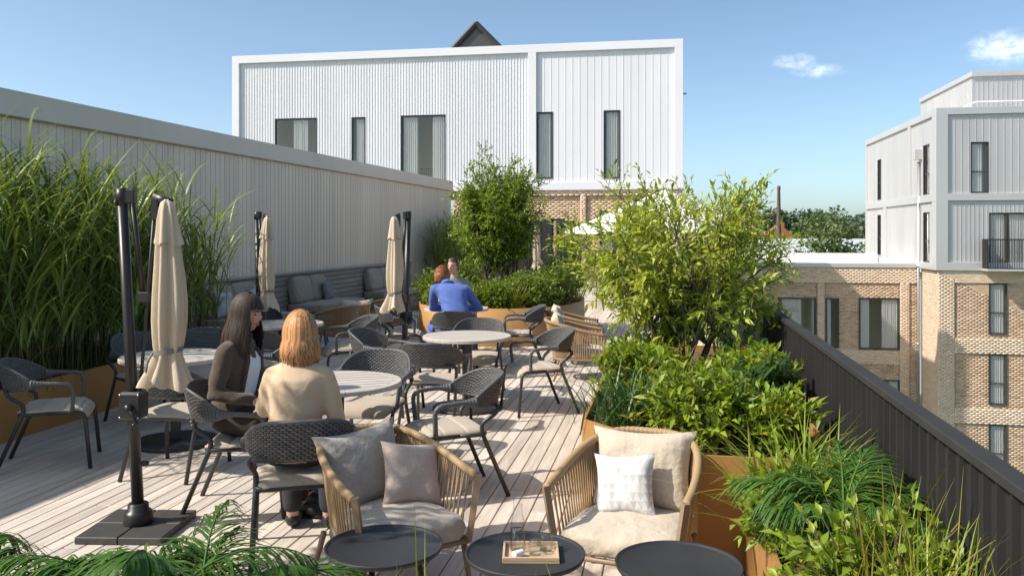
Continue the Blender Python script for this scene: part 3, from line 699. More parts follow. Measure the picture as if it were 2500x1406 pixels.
clad(rb, ff, .342, 6.5, 3.411, 6.629, .265, FW, 'silver_clad', rib=.016, ribw=.016, base=.02)
clad(rb, ff, .342, 6.5, .601, 3.119, .165, FD, 'silver_clad', rib=.016, ribw=.02, base=.02)
clad(rb, lf, .202, ly(41.545), 3.422, 6.628, .2, LW, 'silver_clad', rib=.012, ribw=.02, base=.02)
clad(rb, lf, ly(41.148), ly(37.952), 3.422, 6.628, .2, LW, 'silver_clad', rib=.012, ribw=.02, base=.02)
clad(rb, lf, .202, ly(45.922), .552, 3.098, .2, LW, 'silver_clad', rib=.012, ribw=.02, base=.02)
clad(rb, lf, ly(45.438), ly(37.952), .552, 3.098, .2, LW, 'silver_clad', rib=.012, ribw=.02, base=.02)
window(rb, ff, *FW[0], curtains=((.05,.75),), transom=.42); window(rb, ff, *FD[0], curtains=((.0,.42),(.55,1)), mullion=.45)
for h in LW: window(rb, lf, *h, curtains=((.3,1),), transom=.42)
# projecting balcony with upright bars
mb = MB(); mb.bbox(1.62,3.6,-.75,-.13,.27,.36,.006,M); mb.build('balcony_floor', 'silver_frame', rb)
mb = MB(); mb.box(1.63,3.6,-.74,-.70,1.51,1.56,M); mb.box(1.63,1.67,-.70,-.13,1.51,1.56,M); mb.box(1.63,3.6,-.735,-.705,.36,.40,M); mb.build('balcony_rail', 'rail', rb)
for i in range(22):
    mb = MB(); mb.box(1.64+i*.088,1.64+i*.088+.014,-.74,-.70,.40,1.51,M); mb.build('baluster', 'rail', rb)
for i in range(8):
    mb = MB(); mb.box(1.63,1.67,-.66+i*.07,-.60+i*.07,.37,1.51,M); mb.build('baluster', 'rail', rb)
# brick storeys: front
FB = [(1.93,2.58,-2.30,-.25),(1.93,2.58,-5.16,-3.13),(1.93,2.58,-8.0,-5.98)]
mb = MB()
for (a,b,c,d) in rect_minus(0, 5, -12.99, .26, FB): mb.box(a+.06,b,.05,.25,c,d,M) if a < .01 else mb.box(a,b,.05,.25,c,d,M)
mb.box(.06,.25,.25,2.5,-12.99,.26,M)
mb.build('mortar_wall', 'mortar', rb)
reg = [(-.02,.62,-9,.265,'brick_pale',.02,[]),(.625,4.2,-.23,.265,'brick_pale',.02,[]),(.625,4.2,-3.11,-2.49,'brick_pale',.02,FB),(.625,4.2,-5.96,-5.34,'brick_pale',.02,FB)]
reg += [(.625,4.2,a,b,'brick_brown',-.03,FB) for a, b in ((-2.485,-.235),(-5.335,-3.115),(-9,-5.965))]
bricks(rb, ff, reg, 11, singles=290)
reg = [(0,2.44,-9,.265,'brick_pale',.0,[])]
bricks(rb, Wall((.06,2.46,Z0),(0,-1,0),(-1,0,0)), reg, 12)
for h in FB: window(rb, ff, *h, depth=.05, curtains=((.0,.95),), transom=.42)
# brick wing beyond
MW = wf.m()
def wx(X): return X-11.1+9.6
WB = [(wx(5.10),wx(6.72),-3.36,-1.12),(wx(7.14),wx(7.68),-3.30,-1.11),(wx(8.56),wx(10.22),-3.33,-1.09),(wx(8.9),wx(10.22),-6.6,-4.68),(wx(7.14),wx(7.68),-6.6,-4.68)]
mb = MB()
for (a,b,c,d) in rect_minus(0, 9.55, -12.99, .26, WB): mb.box(a,b,.05,.25,c,d,MW)
mb.build('mortar_wall', 'mortar', rb)
reg = [(0,9.55,-.42,.27,'brick_pale',.02,[]),(wx(6.78),wx(7.08),-8,-.425,'brick_pale',.02,WB),(wx(10.25),wx(10.64),-8,-.425,'brick_pale',.02,WB),(wx(7.085),wx(10.245),-4.0,-3.40,'brick_pale',.02,WB),
       (0,wx(6.775),-8,-.425,'brick_brown',-.03,WB),(wx(7.085),wx(10.245),-3.395,-.425,'brick_brown',-.03,WB),(wx(7.085),wx(10.245),-8,-4.005,'brick_brown',-.03,WB),(wx(10.645),9.55,-8,-.425,'brick_brown',-.03,[])]
bricks(rb, wf, reg, 13)
window(rb, wf, *WB[0], depth=.05, curtains=((.08,.62),)); window(rb, wf, *WB[1], depth=.05, curtains=((.05,.4),)); window(rb, wf, *WB[2], depth=.05, curtains=((.0,.25),(.58,1)))
window(rb, wf, *WB[3], depth=.05, curtains=((.0,.25),(.7,1))); window(rb, wf, *WB[4], depth=.05, curtains=((.05,.4),))
mb = MB(); mb.bbox(-.1,9.58,-.09,.3,.275,.46,.01,MW); mb.build('parapet_cap', 'silver_frame', rb)
mb = MB(); mb.box(0,9.5,.31,11,.0,.12,MW); mb.build('flat_roof', 'roof_white', rb)
mb = MB(); mb.box(1.2,9.4,6.8,7.0,.12,.75,MW); mb.build('roof_upstand', 'roof_white', rb)
mb = MB(); mb.box(1.2,2.1,.9,2.0,.12,.75,MW); mb.build('roof_unit', 'roof_white', rb)
# rain pipe with hopper
mb = MB(); mb.tube([(-.13,2.30,Z0-9),(-.13,2.30,Z0+4.9)], .055, 10); pipe = mb.build('downpipe', 'drain', rb)
mb = MB(); mb.bbox(-.32,-.02,2.15,2.45,Z0+5.0,Z0+5.45,.01); mb.build('hopper', 'silver_frame', pipe)
for k in range(3):
    mb = MB(); mb.tube([(-.13,2.30,Z0+.3-k*3.4),(-.13,2.30,Z0+.4-k*3.4)], .072, 10); mb.build('bracket', 'drain', pipe)
# penthouse
pf = Wall((3.2,5.69,Z0),(1,0,0),(0,-1,0)); pl = Wall((3.2,13.75,Z0),(0,-1,0),(-1,0,0))
mb = MB(); mb.box(0,9,.03,8,6.75,9.1,pf.m()); mb.build('penthouse_wall', 'silver_frame', rb)
clad(rb, pf, 0, 5, 6.76, 9.12, .21, [], 'silver_clad', rib=.016, ribw=.025, base=.02)
clad(rb, pl, 0, 8.04, 6.76, 9.12, .21, [], 'silver_clad', rib=.016, ribw=.025, base=.02)
mb = MB(); mb.bbox(-.12,9,-.14,8.1,9.12,9.36,.01,pf.m()); mb.build('penthouse_cap', 'silver_frame', rb)
mb = MB(); mb.tube([(1.6,7.5,Z0+6.95),(1.9,2.1,Z0+7.35),(2.0,1.7,Z0+7.38),(9,1.7,Z0+7.38)], .022, 6)
mb.build('handrail', 'white_gloss', rb)

# ------------------------------------------------------------------ distant things
ch = thing('brick_chimney', 'tall thin factory chimney on the horizon', 'chimney', (17.92, 140, -13))
mb = MB(); mb.lathe([(.60,0),(.42,13),(.24,21.6),(.28,21.7),(.28,22.1),(.22,22.3)], 12); mb.build('stack', mat('chimney_brick', (.16,.10,.085), .9, alt=(.12,.09,.085), nscale=2), ch)
sh = thing('metal_shed', 'low shed with pale ribbed metal roof beyond the brick wing', 'shed', (20, 84, -13))
mb = MB(); mb.box(-10,8,0,14,0,12.0); mb.build('wall', 'roof_metal', sh)
for i in range(18):
    mb = MB(); x = -10+i; mb.add([(x,-.3,11.2),(x+.96,-.3,11.2),(x+.96,14,14.1),(x,14,14.1),(x,-.3,11.3),(x+.96,-.3,11.3),(x+.96,14,14.2),(x,14,14.2)],[(3,2,1,0),(4,5,6,7),(0,1,5,4),(1,2,6,5),(2,3,7,6),(3,0,4,7)])
    mb.build('roof_sheet', 'roof_metal', sh)
for i, (x, y, w_, h_) in enumerate(((14.5,150,5,14.2),(10.5,160,5,14.0),(20.5,158,6,13.8))):
    hs = thing('distant_house', ['red roofed house beside the factory chimney','red roofed house left of the chimney, behind the leafy tree','red roofed house right of the factory chimney'][i], 'house', (x,y,-13), group='houses on the horizon')
    mb = MB(); mb.box(-w_/2,w_/2,0,8,0,h_); mb.build('wall', 'mortar', hs)
    mb = MB(); mb.prism([(-w_/2-.3,h_),(0,h_+2.4),(w_/2+.3,h_)], -.3, 8.3, Matrix(((1,0,0,0),(0,0,1,0),(0,1,0,0),(0,0,0,1)))); rf_ = mb.build('roof', 'tile_roof', hs)
    mb = MB(); mb.box(.6,1.1,3,3.5,h_+1,h_+3); mb.build('chimney', 'tile_roof', rf_)
    for k in (-1,1):
        mb = MB(); mb.box(k*1.2-.4,k*1.2+.4,-.05,-.01,h_-1.8,h_-.5); mb.build('window', 'win_frame', hs)
# ================================================================== FURNITURE
# ---- wicker dining armchair (local +Y is the way it faces, origin on the floor under the seat)
def make_dining_chair():
    root = thing('dining_chair', 'x', 'chair')
    r = .0155
    for s in (-1, 1):      # front legs run up and bend back into the side rail
        p = arc_path([(s*.262,.275,0),(s*.250,.235,.425),(s*.243,-.02,.432)], .06, 5)
        mb = MB(); mb.tube(p, r, 8); mb.build('leg', 'frame_dark', root)
    for s in (-1, 1):      # rear legs: splayed back, cranked forward at the seat, then back up under the shell
        p = arc_path([(s*.255,-.365,0),(s*.236,-.185,.43),(s*.236,-.175,.50),(s*.262,-.262,.565),(s*.262,-.290,.60)], .05, 5)
        mb = MB(); mb.tube(p, r, 8); mb.build('leg', 'frame_dark', root)
    p = arc_path([(.243,-.02,.432),(.240,-.215,.428),(-.240,-.215,.428),(-.243,-.02,.432)], .06, 5)
    mb = MB(); mb.tube(p, r*.95, 8); p2 = [(-.235,.16,.432),(.235,.16,.432)]; mb.tube(p2, r*.8, 8); mb.build('seat_frame', 'frame_dark', root)
    # bar under the backrest
    pts = []
    for i in range(15):
        t = -1+2*i/14; pts.append((.262*t, -.33+.045*t*t, .605))
    mb = MB(); mb.tube(pts, r*.95, 8); mb.build('back_bar', 'frame_dark', root)
    # backrest shell: surface function
    def surf(s, t):   # s -1..1 across, t 0..1 up
        a = abs(s)
        x = .292*math.sin(s*1.25)/math.sin(1.25)
        y = -.338+.235*a**2.3
        z0 = .602+.030*a**3; z1 = .812-.020*a**2-.120*a**4.0
        z = z0+(z1-z0)*t
        y -= .055*t*(1-a**3)
        return Vector((x, y, z))
    def nrm(s, t):
        du = surf(min(s+.02,1), t)-surf(max(s-.02,-1), t); dv = surf(s, min(t+.05,1))-surf(s, max(t-.05,0))
        return du.cross(dv).normalized()      # points back/outwards (-y at the middle)? fixed below
    NS, NT = 24, 6
    mb = MB(); V = []; F = []
    for side, off in ((0,.006),(1,-.006)):
        for j in range(NT+1):
            for i in range(NS+1):
                s = -1+2*i/NS; t = j/NT; V.append(surf(s,t)+nrm(s,t)*off)
    K = (NS+1)*(NT+1)
    for j in range(NT):
        for i in range(NS):
            a = j*(NS+1)+i; F.append((a,a+1,a+NS+2,a+NS+1)); F.append((K+a,K+a+NS+1,K+a+NS+2,K+a+1))
    mb.add(V, F, True); back = mb.build('backrest', 'weave_bed', root)
    # woven strands on both faces: staggered raised stitches
    rows, cols = 16, 42
    Vn = []; Fn = []
    for off in (.0065, -.0065):
        sg = 1 if off > 0 else -1
        for j in range(rows):
            ta, tb = j/rows+.008, (j+1)/rows-.008
            k = -(j % 2)
            while k < cols:
                sa, sb = max(-1, -1+2*k/cols+.004), min(1, -1+2*(k+1.72)/cols)
                if sb-sa > .02:
                    o = len(Vn)
                    for q, h in ((0,0),(.3,.0045),(.7,.0045),(1,0)):
                        s_ = sa+(sb-sa)*q
                        for t_ in (ta, tb):
                            Vn.append(surf(s_,t_)+nrm(s_,t_)*(off+sg*h))
                    for q in range(3):
                        f = (o+2*q,o+2*q+2,o+2*q+3,o+2*q+1); Fn.append(f if sg > 0 else f[::-1])
                k += 2
    mb = MB(); mb.add(Vn, Fn, False); mb.build('weave', 'weave', back)
    # rounded rim along the top of the shell
    mb = MB(); mb.tube([surf(-1+2*i/30, 1.0) for i in range(31)], .011, 8); mb.tube([surf(-1+2*i/30, 0) for i in range(31)], .009, 6); mb.build('rim', 'wrap', back)
    # wrapped arms
    for s in (-1, 1):
        p = arc_path([tuple(surf(s*.97,.5)), (s*.296,-.02,.662), (s*.292,.165,.648), (s*.262,.150,.440)], .07, 7)
        # turns of cord: alternate radii
        fine = []
        for a, b in zip(p[:-1], p[1:]):
            n = max(1, int((b-a).length/.0065))
            fine += [a.lerp(b, q/n) for q in range(n)]
        fine.append(p[-1]); rr = []
        for i in range(len(fine)):
            base = .0165 if i/len(fine) > .22 else .0165+.022*(1-i/len(fine)/.22)**1.5
            rr.append(base*(1.07 if i % 3 else .90))
        mb = MB(); mb.tube(fine, rr, 8, flat=1.0); mb.build('arm', 'wrap', root)
    # quilted pad
    V = []; F = []; NX, NY = 12, 54
    def padz(x, y):
        v = (y+.225)/.475
        z = .452+.022*(1-(2*abs(x)/.50)**6)*(1-abs(2*v-1)**8)
        z -= .011*max(0, 1-abs(math.sin(v*math.pi*(3 if v < .66 else 9)))*3.2) * (1-(2*abs(x)/.5)**8)
        if v > .8: z -= .045*((v-.8)/.2)**1.6
        return z
    for j in range(NY+1):
        y = -.225+.475*j/NY; wv = .245-.05*abs(2*j/NY-1)**6
        for i in range(NX+1):
            x = wv*(-1+2*i/NX); V.append((x, y, padz(x*.245/wv, y)))
    for j in range(NY):
        for i in range(NX): a = j*(NX+1)+i; F.append((a,a+1,a+NX+2,a+NX+1))
    n0 = len(V); rim = [i for i in range(NX+1)]+[(j+1)*(NX+1)+NX for j in range(NY)]+[NY*(NX+1)+i for i in range(NX-1,-1,-1)]+[j*(NX+1) for j in range(NY-1,0,-1)]
    V += [(V[i][0]*1.02, V[i][1]*1.01, V[i][2]-.014) for i in rim]; V += [(V[i][0], V[i][1], V[i][2]-.024) for i in rim]; k = len(rim)
    for a in range(k):
        b = (a+1) % k; F.append((rim[b],rim[a],n0+a,n0+b)); F.append((n0+b,n0+a,n0+k+a,n0+k+b))
    mb = MB(); mb.add(V, F, True); pad = mb.build('seat_pad', 'pad', root)
    return root
proto = make_dining_chair(); proto_used = [False]
def dining_chair(x, y, rz, label, group='wicker dining armchairs'):
    c = proto if not proto_used[0] else copy_tree(proto); proto_used[0] = True
    c.location = (x, y, 0); c.rotation_euler = (0, 0, R(rz)); c['label'] = label; c['group'] = group
    return c
def camdir(r, d): return math.degrees(math.atan2(-r, d))+YAW     # turn so that +Y faces (right, away) as seen by the viewer
CH = [(-4.65,5.90,-61,'grey wicker armchair standing alone before the low bronze planter at far left'),
      (-3.60,5.90,camdir(.15,1),'grey wicker armchair with its back to us behind the nearest umbrella pole'),
      (-3.45,6.95,camdir(-.92,-.38),'grey wicker armchair between the two seated women, behind them'),
      (-4.50,7.72,camdir(.1,-1),'wicker armchair on the shaded far side of the leftmost round table'),
      (-4.78,7.32,camdir(.75,-.65),'wicker armchair against the reeds at the left of the leftmost round table'),
      (-2.67,5.18,-75,'wicker armchair in which the woman in dark brown sits'),
      (-1.99,4.48,24,'wicker armchair in which the woman in beige sits'),
      (-2.28,6.42,camdir(-.15,-1),'wicker armchair facing us across the table from the blond woman'),
      (-1.48,5.72,camdir(-.93,-.36),'wicker armchair just behind the left lounge chair, facing left'),
      (-4.08,8.32,camdir(.25,1),'wicker armchair on the near side of the table behind the two women'),
      (-5.02,10.0,camdir(.2,-1),'dark wicker armchair on the far side of the table behind the two women'),
      (-3.66,9.42,camdir(-.9,-.42),'wicker armchair beside the left rope chair, right of the shaded table'),
      (-2.72,8.20,camdir(.95,-.28),'wicker armchair facing right, left of the middle round table'),
      (-2.06,7.60,camdir(.2,1),'wicker armchair with its back to us at the middle round table'),
      (-1.27,8.48,camdir(-.94,-.34),'wicker armchair right of the middle round table, facing left'),
      (-2.02,9.14,camdir(-.12,-1),'wicker armchair facing us across the middle round table'),
      (-2.62,10.62,camdir(.0,1),'wicker armchair in which the man in blue sits'),
      (-3.45,11.08,camdir(1,.05),'wicker armchair facing right behind the right umbrella'),
      (-1.95,11.30,camdir(-1,.0),'wicker armchair with high back turned left, in front of the round planter'),
      (-3.05,12.42,camdir(.05,-1),'wicker armchair of the woman in sage green, hidden by the man')]
for c in CH: dining_chair(*c)
FAR = [(-1.25,20.2,20,'far armchair nearest the round planter in the back seating group'),(-.55,20.6,-75+180,'far armchair second from the round planter in the back group'),(-.95,22.6,170,'farthest armchair of the back seating group'),(-1.75,21.6,-80,'far armchair behind the shrubs of the round planter')]
for c in FAR: dining_chair(*c, group='armchairs of the back seating group')

# ---- round slatted dining table
def round_table(x, y, rz, label, rad=.45):
    t = thing('round_table', label, 'table', (x, y, 0), rz, 'round slatted tables')
    n = 8; inner = rad-.055; sw = 2*inner/n
    for i in range(n):       # slats cut to the circle
        x0, x1 = -inner+i*sw+.0055, -inner+(i+1)*sw-.0055; pts = []
        for k in range(7):
            xx = x0+(x1-x0)*k/6; pts.append((xx, math.sqrt(max(0, inner**2-xx*xx))))
        poly = [(a,-b) for a,b in pts]+[(a,b) for a,b in pts[::-1]]
        mb = MB(); mb.prism(poly, .722, .744); mb.build('slat', 'tabletop', t)
    for q in range(4):      # rim in four curved pieces
        mb = MB(); V = []; F = []; m = 14
        for k in range(m+1):
            a = math.pi/2*(q+k/m)+(.004 if k == 0 else -.004 if k == m else 0)
            for rr_, zz in ((inner+.003,.712),(rad,.712),(rad,.738),(rad-.006,.744),(inner+.003,.744)): V.append((rr_*math.cos(a), rr_*math.sin(a), zz))
        for k in range(m):
            for e in range(5): F.append((k*5+e, (k+1)*5+e, (k+1)*5+(e+1)%5, k*5+(e+1)%5))
        F += [tuple(range(4,-1,-1)), tuple(m*5+e for e in range(5))]
        mb.add(V, F); mb.build('rim', 'tabletop', t)
    mb = MB(); mb.lathe([(.001,.7145),(inner-.01,.7145),(inner-.01,.719),(.001,.719)], 40); mb.build('gap_dark_disc', 'black_plastic', t)  # dark disc added under the slats so their gaps read as shaded
    mb = MB(); mb.box(-.25,.25,-.03,.03,.70,.712); mb.box(-.03,.03,-.25,-.031,.70,.712); mb.box(-.03,.03,.031,.25,.70,.712); mb.build('bracket', 'frame_dark', t)
    mb = MB(); mb.bbox(-.042,.042,-.042,.042,.03,.70,.006); mb.build('post', 'frame_dark', t)
    mb = MB(); mb.lathe([(.34,0),(.35,.004),(.35,.022),(.343,.03),(.001,.031)], 48); b = mb.build('base', 'black_steel', t)
    return t
round_table(-4.09,6.64,-58,'round grey slatted table behind the nearest umbrella, before the reeds')
round_table(-2.26,5.69,-62,'round grey slatted table at which the two women sit')
round_table(-4.33,9.26,-50,'round slatted table half in shade behind the two women')
round_table(-1.97,8.46,-62,'round slatted table in the middle, empty and sunlit')
round_table(-2.85,11.58,-60,'round slatted table at which the man in blue leans')
round_table(-1.05,21.3,10,'round table of the back seating group behind the leafy tree')

# ---- rope lounge chair
def rope_chair(x, y, rz, label, fine=True, group='rope lounge chairs', seat_m='suede', scale=1.):
    t = thing('rope_chair', label, 'lounge chair', (x, y, 0), rz, group); t.scale = (scale,)*3
    # frame lines: rim follows a U seen from above, rising to the back
    def rimpt(s):   # s 0..1 from left front post round the back to right front post
        a = s*2-1                      # -1..1
        th = a*math.pi*.5
        x_ = .335*math.copysign(abs(math.sin(th))**.62, a)
        y_ = .33-.70*(math.cos(th)**.72)
        z_ = .565+.15*(1-abs(a)**2.2)
        return Vector((x_, y_, z_))
    def lowpt(s):
        a = s*2-1; th = a*math.pi*.5
        return Vector((.285*math.copysign(abs(math.sin(th))**.55, a), .33-.60*(math.cos(th)**.62), .255))
    N = 140 if fine else 84
    path = [rimpt(i/48) for i in range(49)]
    # rim wrapped with cord
    fine_p = []
    for a, b in zip(path[:-1], path[1:]):
        n = max(1, int((b-a).length/.008)); fine_p += [a.lerp(b, q/n) for q in range(n)]
    fine_p.append(path[-1])
    mb = MB(); mb.tube(fine_p, [.021*(1.06 if i % 3 else .92) for i in range(len(fine_p))], 8); mb.build('rim', 'rope', t)
    mb = MB(); mb.tube([lowpt(i/40) for i in range(41)], .013, 8); mb.tube([lowpt(0), lowpt(1)], .014, 8); mb.build('seat_frame', 'tan_tube', t)
    for s in (0, 1):      # flat front posts from the rim down to the seat frame
        a = rimpt(s); b = lowpt(s); b = Vector((b.x, b.y, .25))
        mb = MB(); mb.tube([a+Vector((0,.012,.012)), b], [.021,.0195], 4, flat=1.2, smooth=False, up=(0,1,0)); mb.build('front_post', 'tan_tube', t)
    for sx in (-1, 1):
        for (y0, y1) in ((.30,.335),(-.17,-.27)):
            mb = MB(); mb.tube([(sx*.27,y0,.262),(sx*.295,y1,0)], [.0165,.0125], 8); mb.build('leg', 'tan_tube', t)
    # upright ropes, slightly crossed
    if fine:
        mb = MB(); mb.tube([(0,0,0),(0,0,.5),(0,0,1)], .0048, 5, caps=False); rp = mb.mesh('rope', 'rope')
        for i in range(N):
            s = (i+.5)/N; s2 = s+(.007 if i % 2 else -.007)
            a = lowpt(min(max(s2,0),1)); b = rimpt(s); d = b-a
            o = link('rope', rp, t); o.location = a; o.rotation_mode = 'QUATERNION'; o.rotation_quaternion = d.to_track_quat('Z','Y'); o.scale = (1,1,d.length)
    else:
        mb = MB()
        for i in range(N):
            s = (i+.5)/N; mb.tube([lowpt(s), rimpt(s)], .0062, 4, caps=False)
        o = mb.build('ropes', 'rope', t); o['kind'] = 'stuff'
    # seat cushion: rounded D
    V, F = softbox(.54,.57,.115,.035,10,.03,.006,int(abs(x)*100))
    V2 = []
    for p in V:
        k = 1.0 if p.y > -.05 else 1-.32*((-.05-p.y)/.24)**2
        V2.append((p.x*k, p.y+.055, p.z+.262))
    mb = MB(); mb.add(V2, F, True); mb.build('seat_cushion', seat_m, t)
    return t
L1 = rope_chair(-1.39,4.17,-134.8,'tan rope lounge chair with grey back cushion, left of the low tables', group='rope chairs by the low tables', seat_m='suede_grey')
L2 = rope_chair(-.15,4.29,166.8,'tan rope lounge chair with white patterned pillow, beside the bronze planter', group='rope chairs by the low tables')
def local(t, p): 
    q = Matrix.Rotation(t.rotation_euler.z, 4, 'Z') @ Vector(p); return (t.location.x+q.x, t.location.y+q.y, p[2])
# loose cushions on them
pillow_obj('back_cushion', 'large grey suede cushion leaning in the left rope chair', 'cushion',   .52,.43,.17,'suede_grey', local(L1,(.02,-.15,.345)), -134.8+10, 17, 3, roll=3)
pillow_obj('scatter_pillow', 'small rose grey pillow in front of the big cushion, left rope chair', 'pillow', .34,.34,.12,'rose', local(L1,(-.13,.03,.365)), -134.8-6, 20, 4, roll=-7)
pillow_obj('back_cushion', 'large cream suede cushion leaning in the right rope chair', 'cushion', .56,.43,.17,'suede', local(L2,(.0,-.14,.345)), 166.8, 17, 5, roll=2)
pillow_obj('scatter_pillow', 'small white pillow with grey triangles on the right rope chair', 'pillow', .32,.32,.11,'triangles', local(L2,(.03,.04,.365)), 166.8+4, 20, 6, roll=5)
ML_ = [(-4.70,12.20,camdir(-.62,.78),'rope lounge chair before the bench, nearest of its row and widest in view'),(-4.62,13.75,camdir(-.75,.66),'rope lounge chair before the bench, half hidden by the right umbrella'),
       (-4.55,16.5,camdir(-.8,.6),'rope lounge chair before the bench, farthest of its row')]
for i, (x, y, rz, lb) in enumerate(ML_):
    c = rope_chair(x, y, rz, lb, fine=False, group='rope chairs facing the bench', seat_m='sofa')
    pillow_obj('scatter_pillow', ['cream pillow in the nearest rope chair before the bench','cream pillow in the rope chair behind the right umbrella','cream pillow in the farthest rope chair before the bench'][i], 'pillow', .50,.42,.15,'cream', local(c,(.06,-.14,.40)), rz-6, 14, 20+i, group='cream pillows on rope chairs')
for i, (x, y, rz, lb) in enumerate([(-1.07,10.50,camdir(1,-.06),'rope lounge chair facing right, nearer of the pair beside the bronze planter'),(-1.22,11.65,camdir(1,-.04),'rope lounge chair facing right, farther of the pair beside the bronze planter')]):
    c = rope_chair(x, y, rz, lb, fine=False, group='rope chairs facing the parapet')
    pillow_obj('scatter_pillow', ['cream pillow in the nearer of the paired rope chairs','cream pillow in the farther of the paired rope chairs'][i], 'pillow', .46,.42,.16,'cream', local(c,(.03,-.15,.40)), rz+5, 14, 30+i, group='cream pillows on rope chairs')

# ---- black low tables
def low_table(x, y, h, rad, label, rz=0):
    t = thing('low_table', label, 'side table', (x, y, 0), rz, 'black low tables')
    mb = MB(); mb.lathe([(.0015,h-.016),(rad-.012,h-.016),(rad-.004,h-.014),(rad,h-.006),(rad+.003,h+.006),(rad-.002,h+.008),(rad-.008,h+.001),(rad-.014,h-.003),(.0015,h-.003)], 64); mb.build('top', 'black_steel', t)
    for k in range(3):
        a = 2*math.pi*k/3+.5
        mb = MB(); mb.tube([(rad*.55*math.cos(a),rad*.55*math.sin(a),h-.016),(rad*.86*math.cos(a),rad*.86*math.sin(a),0)], [.014,.010], 8); mb.build('leg', 'black_steel', t)
    mb = MB(); mb.lathe([(rad*.55,h-.03),(rad*.60,h-.03),(rad*.60,h-.016),(rad*.55,h-.016)], 32); mb.build('ring', 'black_steel', t)
    return t
low_table(-1.20,3.56,.42,.254,'round black low table in front of the left rope chair')
T2 = low_table(-.58,3.58,.42,.253,'round black low table carrying the wooden tray', 20)
low_table(.06,3.57,.42,.257,'round black low table in front of the right rope chair, empty', 50)
# low tables before the bench
low_table(-5.42,15.4,.36,.30,'low dark table with a potted plant before the bench')
low_table(-5.62,13.1,.36,.28,'low dark table beside the nearest rope chair of the bench row')

# ---- wooden tray with carafe and glasses
TZ = .418; trz = 9.0
tr = thing('serving_tray', 'square pale oak tray on the middle low table', 'tray', (-.555,3.575,TZ), trz)
S = .118
mb = MB(); mb.box(-S,S,-S*.82,S*.82,.0,.008); mb.build('tray_floor', 'tray', tr)
for a in ((-S,S,-S*.82,-S*.82+.010),(-S,S,S*.82-.010,S*.82)):
    mb = MB(); mb.bbox(a[0],a[1],a[2],a[3],.0085,.024,.0015); mb.build('tray_edge', 'tray', tr)
for a in ((-S,-S+.010),(S-.010,S)):
    mb = MB(); mb.bbox(a[0],a[1],-S*.82+.0105,S*.82-.0105,.0085,.024,.0015); mb.build('tray_edge', 'tray', tr)
def onT(x, y, z=.0085): q = Matrix.Rotation(R(trz),3,'Z') @ Vector((x,y,0)); return (-.555+q.x, 3.575+q.y, TZ+z)
cf = thing('carafe', 'clear glass water carafe with slanted lip on the oak tray', 'carafe', onT(-.055,.028), 0)
prof = [(.0005,.001),(.030,.001),(.0325,.006),(.0325,.105),(.030,.125),(.022,.148),(.0195,.160),(.0195,.215)]
n = 32; V = []; F = []
for i, (r_, z_) in enumerate(prof):
    for j in range(n):
        a = 2*math.pi*j/n; zz = z_-(.020*(1+math.cos(a-.35))*.5 if i == len(prof)-1 else 0); V.append((r_*math.cos(a), r_*math.sin(a), zz))
for i in range(len(prof)-1):
    for j in range(n): F.append((i*n+j,i*n+(j+1)%n,(i+1)*n+(j+1)%n,(i+1)*n+j))
mb = MB(); mb.add(V, F, True); mb.build('glass_body', 'glassware', cf)
mb = MB(); mb.lathe([(.0005,.004),(.0305,.004),(.0305,.092),(.0005,.092)], 32); mb.build('water', 'water', cf)
rim = [(.0195*math.cos(a),.0195*math.sin(a),.215-.020*(1+math.cos(a-.35))*.5) for a in [2*math.pi*j/32 for j in range(33)]]
mb = MB(); mb.tube(rim, .0011, 6, caps=False); mb.build('lip', 'glassware', cf)
for i, (x, y) in enumerate(((.018,-.012),(.066,.036))):
    g = thing('tumbler', ['clear tumbler upside down on the oak tray, nearer one','clear tumbler upside down on the oak tray, farther one'][i], 'glass', onT(x,y), 0, 'tumblers on the tray')
    mb = MB(); mb.lathe([(.027,0),(.0275,.045),(.025,.056),(.018,.0615),(.0005,.062)], 28); mb.build('glass_wall', 'glassware', g)
    mb = MB(); mb.lathe([(.0005,.0555),(.021,.0555),(.0235,.052)], 28); mb.build('glass_foot', 'glassware', g)
cp = thing('white_stopper', 'small white ceramic stopper lying on the tray', 'stopper', onT(-.052,-.052,.0235), -40)
mb = MB(); mb.lathe([(.011,0),(.0145,.0),(.015,.002),(.0155,.044),(.0150,.047),(.0005,.047)], 24, (0,0,-.022), mtx=Matrix.Rotation(R(90),4,'X')); mb.build('stopper_body', 'white_gloss', cp)

# ---- bench cushions (resting on the bench, in its rotated frame)
BM = Matrix.Translation((WX,WY,0)) @ Matrix.Rotation(R(WANG),4,'Z')
def benchpos(x, y, z): q = BM @ Vector((x,y,z)); return (q.x,q.y,q.z)
def bench_set(y0, n, ln, which, back=.58):
    V, F = softbox(.72, ln, .155, .03, 12, .02, .004, int(y0)); mb = MB(); mb.add(V, F, True)
    o = mb.build('seat_cushion', 'sofa', None, benchpos(.49, y0+ln/2, .337)); o.rotation_euler = (0,0,R(WANG)); tag(o, 'long grey seat cushion on the bench, '+which, 'cushion', 'grey bench cushions')
    for i in range(n):
        V, F = softbox(.19, back, .47, .05, 10, .03, .008, int(y0)+i); mb = MB(); mb.add(V, F, True)
        o = mb.build('back_cushion', 'sofa', None, benchpos(.245, y0+.04+(i+.5)*(back+.01), .497))
        o.rotation_euler = (Matrix.Rotation(R(WANG),3,'Z') @ Matrix.Rotation(R(-12),3,'Y')).to_euler(); tag(o, 'grey back cushion on the bench, '+['nearer','farther','third'][i]+' of '+which, 'cushion', 'grey bench cushions')
bench_set(9.75, 2, 1.6, 'the set behind the left umbrella', .72)
bench_set(12.55, 2, 1.9, 'the middle set', .66)
bench_set(16.1, 2, 1.9, 'the set behind the right umbrella', .70)
